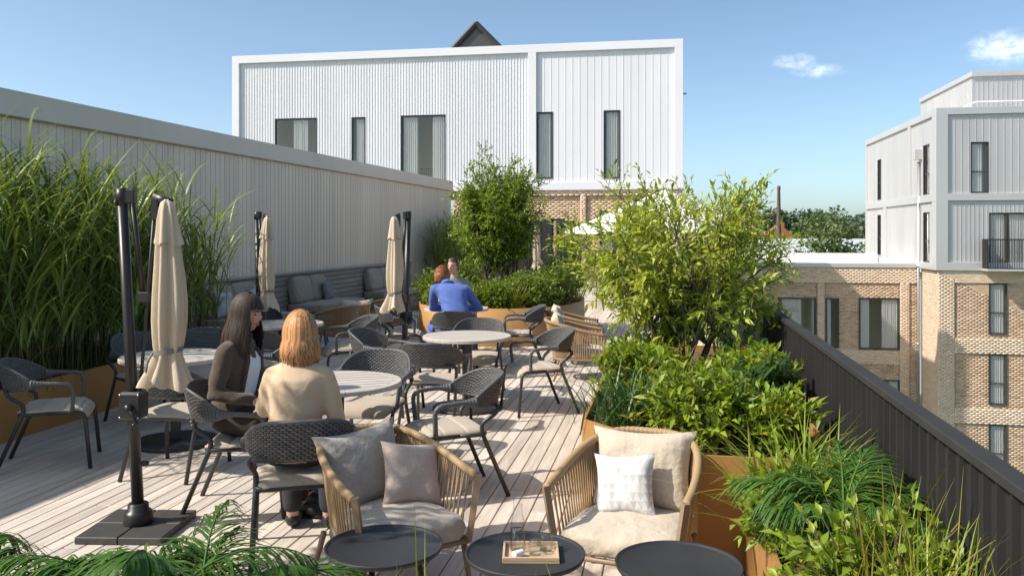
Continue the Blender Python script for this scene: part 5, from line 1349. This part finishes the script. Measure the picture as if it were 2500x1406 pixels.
for k in range(120):
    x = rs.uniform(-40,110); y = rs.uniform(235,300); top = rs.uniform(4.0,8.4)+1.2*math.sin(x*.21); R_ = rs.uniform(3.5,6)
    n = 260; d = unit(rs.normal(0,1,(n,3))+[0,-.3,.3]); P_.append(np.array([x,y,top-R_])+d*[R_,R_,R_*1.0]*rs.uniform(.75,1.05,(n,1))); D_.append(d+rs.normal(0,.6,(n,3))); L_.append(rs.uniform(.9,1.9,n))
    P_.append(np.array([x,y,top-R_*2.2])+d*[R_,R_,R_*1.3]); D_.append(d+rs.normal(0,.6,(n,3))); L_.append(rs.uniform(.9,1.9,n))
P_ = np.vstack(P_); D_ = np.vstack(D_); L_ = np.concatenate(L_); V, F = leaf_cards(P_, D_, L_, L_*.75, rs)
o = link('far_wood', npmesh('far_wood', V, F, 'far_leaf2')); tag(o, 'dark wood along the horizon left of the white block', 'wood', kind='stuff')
# ================================================================== PEOPLE
def fuse(name, mb, m, voxel=.008, smooth=3, parent=None):
    """melt overlapping closed pieces into one continuous skin"""
    me = mb.mesh(name, m); o = link(name+'_tmp', me)
    md = o.modifiers.new('r', 'REMESH'); md.mode = 'VOXEL'; md.voxel_size = voxel; md.use_smooth_shade = True
    sm = o.modifiers.new('s', 'SMOOTH'); sm.factor = .5; sm.iterations = smooth
    dg = bpy.context.evaluated_depsgraph_get(); me2 = bpy.data.meshes.new_from_object(o.evaluated_get(dg))
    me2.name = name; bpy.data.objects.remove(o)
    if not me2.materials: me2.materials.append(MT[m])
    me2.polygons.foreach_set('use_smooth', np.ones(len(me2.polygons), dtype=bool))
    return link(name, me2, parent)
def rings(mb, secs, n=22, pw=2.3):
    """closed loft through super-ellipse sections: (centre, lateral unit, forward unit, rx, ry)"""
    V = []; F = []
    for c, ux, uy, rx, ry in secs:
        c = Vector(c); ux = Vector(ux); uy = Vector(uy)
        for j in range(n):
            a = 2*math.pi*j/n; ca, sa = math.cos(a), math.sin(a)
            V.append(c+ux*rx*math.copysign(abs(ca)**(2/pw), ca)+uy*ry*math.copysign(abs(sa)**(2/pw), sa))
    k = len(secs)
    for i in range(k-1):
        for j in range(n): F.append((i*n+j,i*n+(j+1)%n,(i+1)*n+(j+1)%n,(i+1)*n+j))
    F += [tuple(range(n-1,-1,-1)), tuple((k-1)*n+j for j in range(n))]
    mb.add(V, F, True)
def limb(mb, pts, rad, n=14):
    P = [Vector(p) for p in pts]; fine = []; rr = []
    for i in range(len(P)-1):
        for k in range(8): fine.append(P[i].lerp(P[i+1], k/8)); rr.append(rad[i]+(rad[i+1]-rad[i])*(k/8)+.10*rad[i]*math.sin(math.pi*k/8)*.6)
    fine.append(P[-1]); rr.append(rad[-1])
    mb.tube([tuple(p) for p in fine], rr, n)
    for p, r_ in zip(P, rad): mb.ball(tuple(p), r_*.99, 12)
def head_mesh(mb, Mh, s=1.0):
    n, k = 36, 28; V = []; F = []
    for i in range(k+1):
        th = math.pi*i/k; z = -math.cos(th); q = max(1e-3, math.sin(th))
        for j in range(n):
            a = 2*math.pi*j/n; x, y = q*math.cos(a), q*math.sin(a)
            X = x*.074; Y = y*(.096 if y < 0 else .092); Zz = z*.118
            if z < 0: X *= 1-.30*(-z)**1.5; Y *= (1-.10*(-z)**2) if y > 0 else (1-.45*(-z)**1.5)
            if y > 0:
                Y += .024*math.exp(-(x/.15)**2-((z+.16)/.15)**2)+.008*math.exp(-(x/.12)**2-((z-.05)/.2)**2)
                Y -= .010*math.exp(-((abs(x)-.42)/.2)**2-((z-.03)/.11)**2)
                Y += .006*math.exp(-(x/.26)**2-((z+.46)/.06)**2)+.006*math.exp(-(x/.25)**2-((z+.58)/.06)**2)-.004*math.exp(-(x/.3)**2-((z+.52)/.03)**2)
                Y += .013*math.exp(-(x/.30)**2-((z+.86)/.14)**2)
                Y += .004*math.exp(-((abs(x)-.4)/.25)**2-((z-.16)/.06)**2)
            V.append(Mh @ (Vector((X,Y,Zz))*s))
    for i in range(k):
        for j in range(n): F.append((i*n+j,i*n+(j+1)%n,(i+1)*n+(j+1)%n,(i+1)*n+j))
    mb.add(V, F, True)
    for sx in (-1, 1):
        e = MB(); e.ball((0,0,0), .030, 12, .42, .65, 1.0); mb.add([Mh @ (Vector((sx*.076,-.008,-.005))*s+Vector(p)*s) for p in e.v], e.f, True)
def hand(mb, w, d, nrm, s=1.0, curl=.6, thumb=1):
    """palm with four fingers and a thumb; w wrist, d pointing direction, nrm back-of-hand normal"""
    w = Vector(w); d = Vector(d).normalized(); nrm = Vector(nrm); nrm = (nrm-d*nrm.dot(d)).normalized(); sd = d.cross(nrm).normalized()*thumb
    rings(mb, [(w+d*.0,sd,nrm,.024*s,.017*s),(w+d*.025*s,sd,nrm,.032*s,.016*s),(w+d*.06*s,sd,nrm,.039*s,.014*s),(w+d*.085*s,sd,nrm,.038*s,.011*s)], 16)
    for i, (o, L) in enumerate(((.029,.068),(.010,.076),(-.010,.070),(-.029,.054))):
        p = w+d*.080*s+sd*o*s; dd = d+sd*o*1.2; pts = [p]
        for k in range(3):
            dd = (dd-nrm*math.tan(curl*.55)).normalized() if k else (dd-nrm*curl*.3).normalized(); p = p+dd*L*s*(.42,.32,.26)[k]; pts.append(p)
        mb.tube([tuple(q) for q in pts], [.0092*s,.0088*s,.008*s,.0065*s], 8); mb.ball(tuple(pts[-1]), .0068*s, 8)
    p = w+d*.03*s+sd*.030*s; q = p+(d*.6+sd*.75-nrm*.3).normalized()*.036*s; r_ = q+(d*.95+sd*.15-nrm*.45).normalized()*.032*s
    mb.tube([tuple(p),tuple(q),tuple(r_)], [.013*s,.010*s,.0075*s], 8); mb.ball(tuple(r_), .0078*s, 8)

def ribbons(paths, width, m, parent, name, outdir):
    V = []; F = []
    for pi, P in enumerate(paths):
        k = len(P); b = len(V); wv = width[pi] if hasattr(width,'__len__') else width
        for i in range(k):
            t = (P[min(i+1,k-1)]-P[max(i-1,0)]); o = outdir[pi]; s_ = t.cross(o); s_ = s_.normalized() if s_.length > 1e-6 else Vector((1,0,0))
            q = i/(k-1); ww = wv*(min(1,.5+2*q))*(1-.75*q**3)
            V += [P[i]+s_*ww/2, P[i]+o*ww*.10, P[i]-s_*ww/2]
        for i in range(k-1):
            a = b+3*i; F += [(a,a+1,a+4,a+3),(a+1,a+2,a+5,a+4)]
    return part(name, np.array([tuple(v) for v in V]), np.array(F), m, parent, True, False)
def cap(Mh, m, parent, s=1.0, r=(.083,.104,.127), face=.2, low=-.35, name='hair_cap'):
    """skull cap leaving the face free"""
    n, k = 32, 20; V = []; F = []; keep = []
    for i in range(k+1):
        th = math.pi*i/k; z = math.cos(th); q = max(1e-3, math.sin(th))
        for j in range(n):
            a = 2*math.pi*j/n; x, y = q*math.cos(a), q*math.sin(a); V.append(Mh @ (Vector((x*r[0],y*r[1]-.004,z*r[2]))*s)); keep.append((y < face+.55*max(0,z) if z < .80 else True) and z > low)
    for i in range(k):
        for j in range(n):
            f = (i*n+j,(i+1)*n+j,(i+1)*n+(j+1)%n,i*n+(j+1)%n)
            if all(keep[q] for q in f): F.append(f)
    mb = MB(); mb.add(V, F, True); return mb.build(name, m, parent)
def long_hair(Mh, m, parent, length, n, seed, face_az=118, s=1.0, w=.012, flare=.0, tuck=0., r=(.086,.108,.130), back=0.):
    rs = np.random.default_rng(seed); paths = []; outs = []; ws = []
    for i in range(n):
        az = R(rs.uniform(-face_az, face_az)); lay = 1+rs.uniform(0,.10); o = Vector((math.sin(az),-math.cos(az),0))
        tp = rs.uniform(.05,.35); P = []
        th0 = tp
        for k in range(7):       # over the skull along the meridian
            th = th0+(R(98)-th0)*k/6
            p = Vector((r[0]*lay*math.sin(th)*math.sin(az), -r[1]*lay*math.sin(th)*math.cos(az), r[2]*lay*math.cos(th)))
            P.append(p)
        L = length*rs.uniform(.86,1.04)*(1-.10*abs(az)/2); p = P[-1]; sway = rs.normal(0,.02); ph = rs.uniform(0,6)
        for k in range(1,8):     # then straight down
            q = k/7; P.append(p+Vector((0,0,-L*q))+o*(flare*math.sin(q*2.2)-tuck*q*q)+Vector((math.cos(az),math.sin(az),0))*(sway*q+.010*math.sin(q*6+ph))+Vector((0,-back*q,0)))
        paths.append([Mh @ (v*s) for v in P]); Ro = (Mh.to_3x3() @ o).normalized(); outs.append(Ro); ws.append(w*rs.uniform(.6,1.3)*s)
    return ribbons(paths, ws, m, parent, 'hair', outs)
def short_hair(Mh, m, parent, n, L, seed, s=1.0, face_az=125, lift=.35, low=1.75, w=.012, curl=1.0):
    rs = np.random.default_rng(seed); paths = []; outs = []; r = (.080,.101,.124)
    for i in range(n):
        az = R(rs.uniform(-180,180)); th = rs.uniform(.02,low) if abs(az) < R(face_az) else rs.uniform(.02,.30); P = []; ph = rs.uniform(0,6)
        for k in range(6):
            q = k/5; t2 = th+q*L*6*.8; l_ = 1+.05+lift*L*2.6*math.sin(q*2.6)+rs.uniform(0,.01); a2 = az+.35*curl*math.sin(q*3+ph)
            P.append(Vector((r[0]*l_*math.sin(t2)*math.sin(a2), -r[1]*l_*math.sin(t2)*math.cos(a2), r[2]*l_*math.cos(t2))))
        paths.append([Mh @ (v*s) for v in P]); o = Vector((math.sin(az)*math.sin(th),-math.cos(az)*math.sin(th),math.cos(th))); outs.append((Mh.to_3x3() @ o).normalized())
    return ribbons(paths, [w*s]*n, m, parent, 'hair', outs)

def fringe(Mh, m, parent, n, seed, s=1.03):
    rs = np.random.default_rng(seed); paths = []; outs = []
    for i in range(n):
        az = R(180+rs.uniform(-62,62)); P = []; e = rs.uniform(1.05,1.42) if s > 1.01 else rs.uniform(.75,.95)
        for k in range(7):
            th = .15+(e-.15)*k/6; l_ = 1.05+.05*math.sin(k/6*2.6)
            P.append(Vector((.083*l_*math.sin(th)*math.sin(az), -.104*l_*math.sin(th)*math.cos(az), .127*l_*math.cos(th))))
        paths.append([Mh @ (v*s) for v in P]); outs.append((Mh.to_3x3() @ Vector((math.sin(az),-math.cos(az),.3))).normalized())
    return ribbons(paths, [.010]*n, m, parent, 'fringe', outs)
def person(label, loc, rz, J, jacket, trousers, hairfn, sleeve=1.0, female=True, s=1.0, top=None, collar=None, shirt=None, shoe='black_plastic', neck_open=False):
    t = thing('person', label, 'person', loc, rz)
    hip, waist, chest, sho, nk = [Vector(J[k]) for k in ('hip','waist','chest','shoulder','neck')]
    lat = Vector(J.get('lat',(1,0,0))).normalized(); up = (nk-hip).normalized()
    def fw(a, b): 
        tt = (b-a).normalized(); return tt.cross(lat).normalized()*-1 if tt.cross(lat).y < 0 else tt.cross(lat).normalized()
    f1 = fw(hip, chest); f2 = fw(chest, nk); X1 = Vector((1,0,0))
    wv = (.172,.132,.148,.150) if female else (.172,.152,.172,.178)
    dv = (.135,.102,.118,.092) if female else (.130,.112,.128,.105)
    def torso(mb, g, low=True):
        secs = [(hip+Vector((0,0,-.07)),X1,f1,wv[0]*.86+g,dv[0]*.95+g),(hip,X1,f1,wv[0]+g,dv[0]+g),(waist,X1.lerp(lat,.5),f1,wv[1]+g,dv[1]+g),(chest,lat,f2,wv[2]+g,dv[2]+g),
                (chest.lerp(sho,.55),lat,f2,wv[3]+g,dv[2]*.96+g),(sho,lat,f2,wv[3]*.93+g*.6,dv[3]*.88+g),(sho.lerp(nk,.5),lat,f2,.098+g,.066+g),(nk,lat,f2,.058+g*.5,.052+g*.5)]
        rings(mb, secs if low else secs[1:], 26)
    Mh = Matrix.Translation(J['head']) @ (Euler((0,0,R(J.get('yaw',0)))).to_matrix().to_4x4() @ Euler((R(J.get('pitch',0)),R(J.get('roll',0)),0)).to_matrix().to_4x4())
    ks = s
    # one continuous body
    b = MB(); torso(b, -.012)
    hd = Vector(J['head']); jaw = Mh @ Vector((0,-.02,-.07)); limb(b, [tuple(nk+Vector((0,-.0,-.03))), tuple(nk.lerp(jaw,.5)), tuple(jaw)], [.056 if female else .062,.048 if female else .056,.050])
    head_mesh(b, Mh)
    ar = .88 if female else 1.0
    for sd in ('l','r'):
        S_, E_, W_ = [Vector(J[k+sd]) for k in ('s','e','w')]
        limb(b, [S_,E_,W_], [.044*ar,.036*ar,.024*ar]); hd_ = J.get('h'+sd, (tuple(W_-E_), (0,0,1), .6)); hand(b, W_, hd_[0], hd_[1], .95 if female else 1.05, hd_[2], 1 if sd == 'r' else -1)
        H_, K_, A_ = Vector(J['hp'+sd]) if 'hp'+sd in J else hip+Vector((.09 if sd == 'r' else -.09,.0,-.02)), Vector(J['k'+sd]), Vector(J['a'+sd])
        limb(b, [H_,K_,A_], [.078,.054,.038]); f_ = Vector(J.get('f'+sd, (0,1,0))).normalized()
        limb(b, [A_+Vector((0,0,-.01)), Vector((A_.x,A_.y,.045))+f_*.03, Vector((A_.x,A_.y,.03))+f_*.14], [.036,.036,.026])
    body = fuse('body', b, 'skin', .0075, 2, t)
    # trousers
    b = MB()
    for sd in ('l','r'):
        H_, K_, A_ = Vector(J['hp'+sd]) if 'hp'+sd in J else hip+Vector((.09 if sd == 'r' else -.09,.0,-.02)), Vector(J['k'+sd]), Vector(J['a'+sd])
        limb(b, [H_,K_,A_.lerp(K_,.10)], [.098,.072,.060])
    rings(b, [(hip+Vector((0,0,-.085)),X1,f1,wv[0]*.9,dv[0]),(hip+Vector((0,0,-.02)),X1,f1,wv[0]+.008,dv[0]+.008),(hip.lerp(waist,.55),X1,f1,wv[0]*.94,dv[0]*.9)], 24)
    fuse('trousers', b, trousers, .012, 4, t)
    for sd in ('l','r'):
        A_ = Vector(J['a'+sd]); f_ = Vector(J.get('f'+sd,(0,1,0))).normalized(); b = MB()
        limb(b, [(A_.x,A_.y,.052), tuple(Vector((A_.x,A_.y,.046))+f_*.06), tuple(Vector((A_.x,A_.y,.034))+f_*.16)], [.045,.044,.033]); fuse('shoe', b, shoe, .010, 2, t)
    # jacket or top
    b = MB(); torso(b, .014)
    for sd in ('l','r'):
        S_, E_, W_ = [Vector(J[k+sd]) for k in ('s','e','w')]
        if sleeve > .5: limb(b, [S_,E_,E_.lerp(W_,sleeve*.97)], [.068*ar,.056*ar,.043*ar if sleeve > .9 else .050*ar])
        else: limb(b, [S_,S_.lerp(E_,.55)], [.062*ar,.056*ar])
        limb(b, [sho.lerp(nk,.35)+(S_-sho)*.15, S_+(nk-S_)*.05], [.060*ar,.064*ar])
        limb(b, [S_, chest.lerp(S_,.45)], [.060*ar,.075*ar])
    jk = fuse('jacket' if collar else 'top', b, jacket, .012, 14, t)
    # soft creases in the cloth: displaced by waves across the back and elbows
    me = jk.data; co = np.empty(len(me.vertices)*3, dtype=np.float32); me.vertices.foreach_get('co', co); co = co.reshape(-1,3)
    no = np.empty(len(me.vertices)*3, dtype=np.float32); me.vertices.foreach_get('normal', no); no = no.reshape(-1,3)
    ph = (co[:,2]*46+co[:,0]*26*np.sin(co[:,2]*5+loc[0])+np.sin(co[:,1]*23)*1.4)
    amp = .0060*np.clip(1-np.abs(co[:,2]-waist.z)/.20,0,1)
    for sd in ('l','r'):
        E_ = np.array(J['e'+sd]); dd = np.linalg.norm(co-E_,axis=1); amp = np.maximum(amp, .0085*np.clip(1-dd/.13,0,1))
    co = co+no*(np.sin(ph)*amp)[:,None]; me.vertices.foreach_set('co', co.ravel().astype(np.float32)); me.update()
    if collar:
        b = MB(); pts = []
        for k in range(21):
            a = math.pi*(-.18+1.36*k/20); pts.append(nk+lat*.074*math.cos(a)-f2*.070*math.sin(a)+Vector((0,0,.012-.028*max(0,-math.sin(a))))-up*.005)
        b.tube([tuple(p) for p in pts], .019, 8, flat=1.0); b.tube([tuple(p-up*.018-f2*.004) for p in pts], .021, 8); fuse('collar', b, jacket, .008, 3, jk)
    if shirt:    # light collar band and the open front
        b = MB(); b.tube([tuple(nk+lat*.060*math.cos(a)-f2*.056*math.sin(a)+up*.022) for a in [2*math.pi*k/24 for k in range(25)]], .012, 8, flat=1.5); fuse('shirt_collar', b, shirt, .007, 2, t)
    if top:      # front panel of the top between the lapels
        V = []; F = []; n = 9
        levels = [(waist.lerp(hip,.5),wv[1],dv[1],.55),(waist,wv[1],dv[1],.52),(chest,wv[2],dv[2],.50),(chest.lerp(sho,.5),wv[3],dv[2]*.96,.42),(sho,wv[3]*.93,dv[3]*.88,.30)]
        for i, (c, rx, ry, half) in enumerate(levels):
            for j in range(n):
                a = math.pi/2+half*(-1+2*j/(n-1)); ca, sa = math.cos(a), math.sin(a); pw = 2.3
                V.append(c+lat*(rx+.026)*math.copysign(abs(ca)**(2/pw),ca)+f2*(ry+.024)*abs(sa)**(2/pw)+(Vector((0,0,-.05*(1-abs(-1+2*j/(n-1))))) if i == 4 else Vector()))
        for i in range(4):
            for j in range(n-1): F.append((i*n+j+1,i*n+j,(i+1)*n+j,(i+1)*n+j+1))
        b = MB(); b.add(V, F, True); b.build('shirt_front', top, t)
        # lapels edging the opening
        b = MB()
        for e in (0, n-1):
            b.tube([tuple(V[i*n+e]) for i in range(5)], [.012,.013,.014,.016,.016], 6)
        b.build('lapels', jacket, jk)
    # face details
    for sx in (-1, 1):
        b = MB(); b.ball((0,0,0), .0085, 10, 1.5, .6, .75); e = b.build('eye', 'eye', t); e.matrix_local = Mh @ Matrix.Translation((sx*.031,.0750,.004))
        b = MB(); b.tube([(sx*.016,.0885,.020),(sx*.031,.0875,.0245),(sx*.047,.076,.020)], .0026, 5); e = b.build('eyebrow', hairfn[1], t); e.matrix_local = Mh @ Matrix.Translation((0,-.003,0))
    b = MB(); b.tube([(-.021,.0845,-.0605),(-.009,.0915,-.0575),(0,.0925,-.0595),(.009,.0915,-.0575),(.021,.0845,-.0605)], [.002,.0042,.0042,.0042,.002], 6); b.tube([(-.018,.0845,-.064),(0,.0905,-.0675),(.018,.0845,-.064)], [.002,.005,.002], 6)
    e = b.build('lips', 'lip', t); e.matrix_local = Mh @ Matrix.Translation((0,-.0065,0))
    hairfn[0](Mh, t)
    return t

# woman in dark brown, seated sideways to us, facing right
def hair1(Mh, t): cap(Mh, 'hair_brown', t, 1.02, low=-.6, face=.25); long_hair(Mh, 'hair_brown', t, .27, 1300, 51, 120, 1.02, .010, flare=.03, back=.01); fringe(Mh, 'hair_brown', t, 160, 61)
J1 = dict(hip=(0,-.06,.60), waist=(0,-.075,.76), chest=(0,-.055,.92), shoulder=(0,-.045,1.04), neck=(0,-.025,1.115), head=(0,.015,1.255), yaw=6, pitch=-4,
          sl=(-.165,-.045,1.025), sr=(.165,-.04,1.025), el=(-.23,-.02,.78), er=(.235,-.07,.77), wl=(-.06,.20,.72), wr=(.16,.165,.725), hr=((.25,1,.06),(0,.1,1),.5), hl=((.5,.8,0),(0,.1,1),.6),
          kl=(-.10,.42,.55), kr=(.10,.43,.55), al=(-.10,.40,.10), ar=(.11,.45,.10))
person('woman with long dark brown hair in a dark brown jacket and white top, facing right', (-2.70,5.18,0), -93, J1, 'jkt_brown', 'trouser', (hair1,'hair_brown'), 1.0, True, top='white_top', collar=True)
# woman in beige, seen from behind
def hair2(Mh, t): cap(Mh, 'hair_blond', t, 1.02, low=-.75, face=.3); long_hair(Mh, 'hair_blond', t, .155, 1100, 52, 128, 1.06, .011, flare=.022, tuck=.035)
J2 = dict(hip=(0,-.03,.60), waist=(.0,-.045,.755), chest=(.015,-.035,.90), shoulder=(.02,-.03,1.005), neck=(.02,-.01,1.075), head=(.015,.025,1.205), yaw=16, pitch=-5,
          sl=(-.122,-.03,.985), sr=(.160,-.035,.985), el=(-.185,.02,.785), er=(.228,-.035,.775), wl=(-.215,.25,.745), wr=(.215,.185,.675), hl=((-.55,.8,-.05),(0,.1,1),.7), hr=((-.3,.8,-.25),(.3,0,1),.4),
          kl=(-.11,.42,.55), kr=(.12,.41,.55), al=(-.10,.38,.10), ar=(.12,.36,.10))
person('woman with shoulder length strawberry blond hair in a beige jacket, seen from behind', (-2.03,4.50,0), 13, J2, 'jkt_beige', 'trouser_k', (hair2,'hair_blond'), .55, True, collar=True)
# man in blue, leaning on the table
def hair3(Mh, t): cap(Mh, 'hair_red', t, 1.03, low=-.42, face=.25); short_hair(Mh, 'hair_red', t, 900, .085, 53, 1.05, 118, .55, 1.85, .013, 1.4)
J3 = dict(hip=(.02,-.06,.60), waist=(-.01,.02,.79), chest=(-.05,.12,.945), shoulder=(-.09,.19,1.055), neck=(-.13,.235,1.12), head=(-.20,.30,1.215), yaw=-28, pitch=-14, roll=-4, lat=(.97,.1,-.05),
          sl=(-.285,.16,1.055), sr=(.105,.20,1.045), el=(-.33,.36,.80), er=(.285,.32,.80), wl=(-.10,.52,.775), wr=(.06,.55,.775), hl=((.7,.6,0),(0,0,1),.4), hr=((-.7,.6,0),(0,0,1),.4),
          kl=(-.33,.36,.56), kr=(.20,.44,.56), al=(-.34,.32,.10), ar=(.20,.42,.10))
person('man with copper hair in a bright blue suit, back to us, leaning on the table', (-2.62,10.62,0), YAW, J3, 'suit_blue', 'suit_blue', (hair3,'hair_red'), 1.0, False, collar=True, shirt='white_top', shoe='shoe')
# woman in sage green behind him
def hair4(Mh, t):
    cap(Mh, 'hair_auburn', t, 1.03, low=-.5, face=.18); fringe(Mh, 'hair_auburn', t, 120, 64, 1.0); short_hair(Mh, 'hair_auburn', t, 700, .09, 54, 1.02, 100, .05, 1.7, .012, .2)
    b = MB(); b.ball((0,-.12,-.01), .042, 14); o = b.build('hair_bun', 'hair_auburn', t); o.matrix_local = Mh
J4 = dict(hip=(0,-.05,.60), waist=(0,-.04,.77), chest=(.01,.0,.94), shoulder=(.015,.03,1.06), neck=(.03,.055,1.145), head=(.05,.095,1.292), yaw=-24, pitch=-2, roll=2,
          sl=(-.155,.03,1.04), sr=(.185,.03,1.04), el=(-.24,.14,.80), er=(.27,.14,.80), wl=(-.08,.36,.77), wr=(.10,.38,.77), hl=((.7,.5,0),(0,0,1),.4), hr=((-.7,.5,0),(0,0,1),.4),
          kl=(-.10,.40,.55), kr=(.10,.40,.55), al=(-.10,.40,.10), ar=(.10,.40,.10))
person('woman with tied auburn hair in a sage green top, facing us past the man', (-3.05,12.42,0), 180+YAW, J4, 'sage_top', 'trouser_k', (hair4,'hair_auburn'), .3, True)
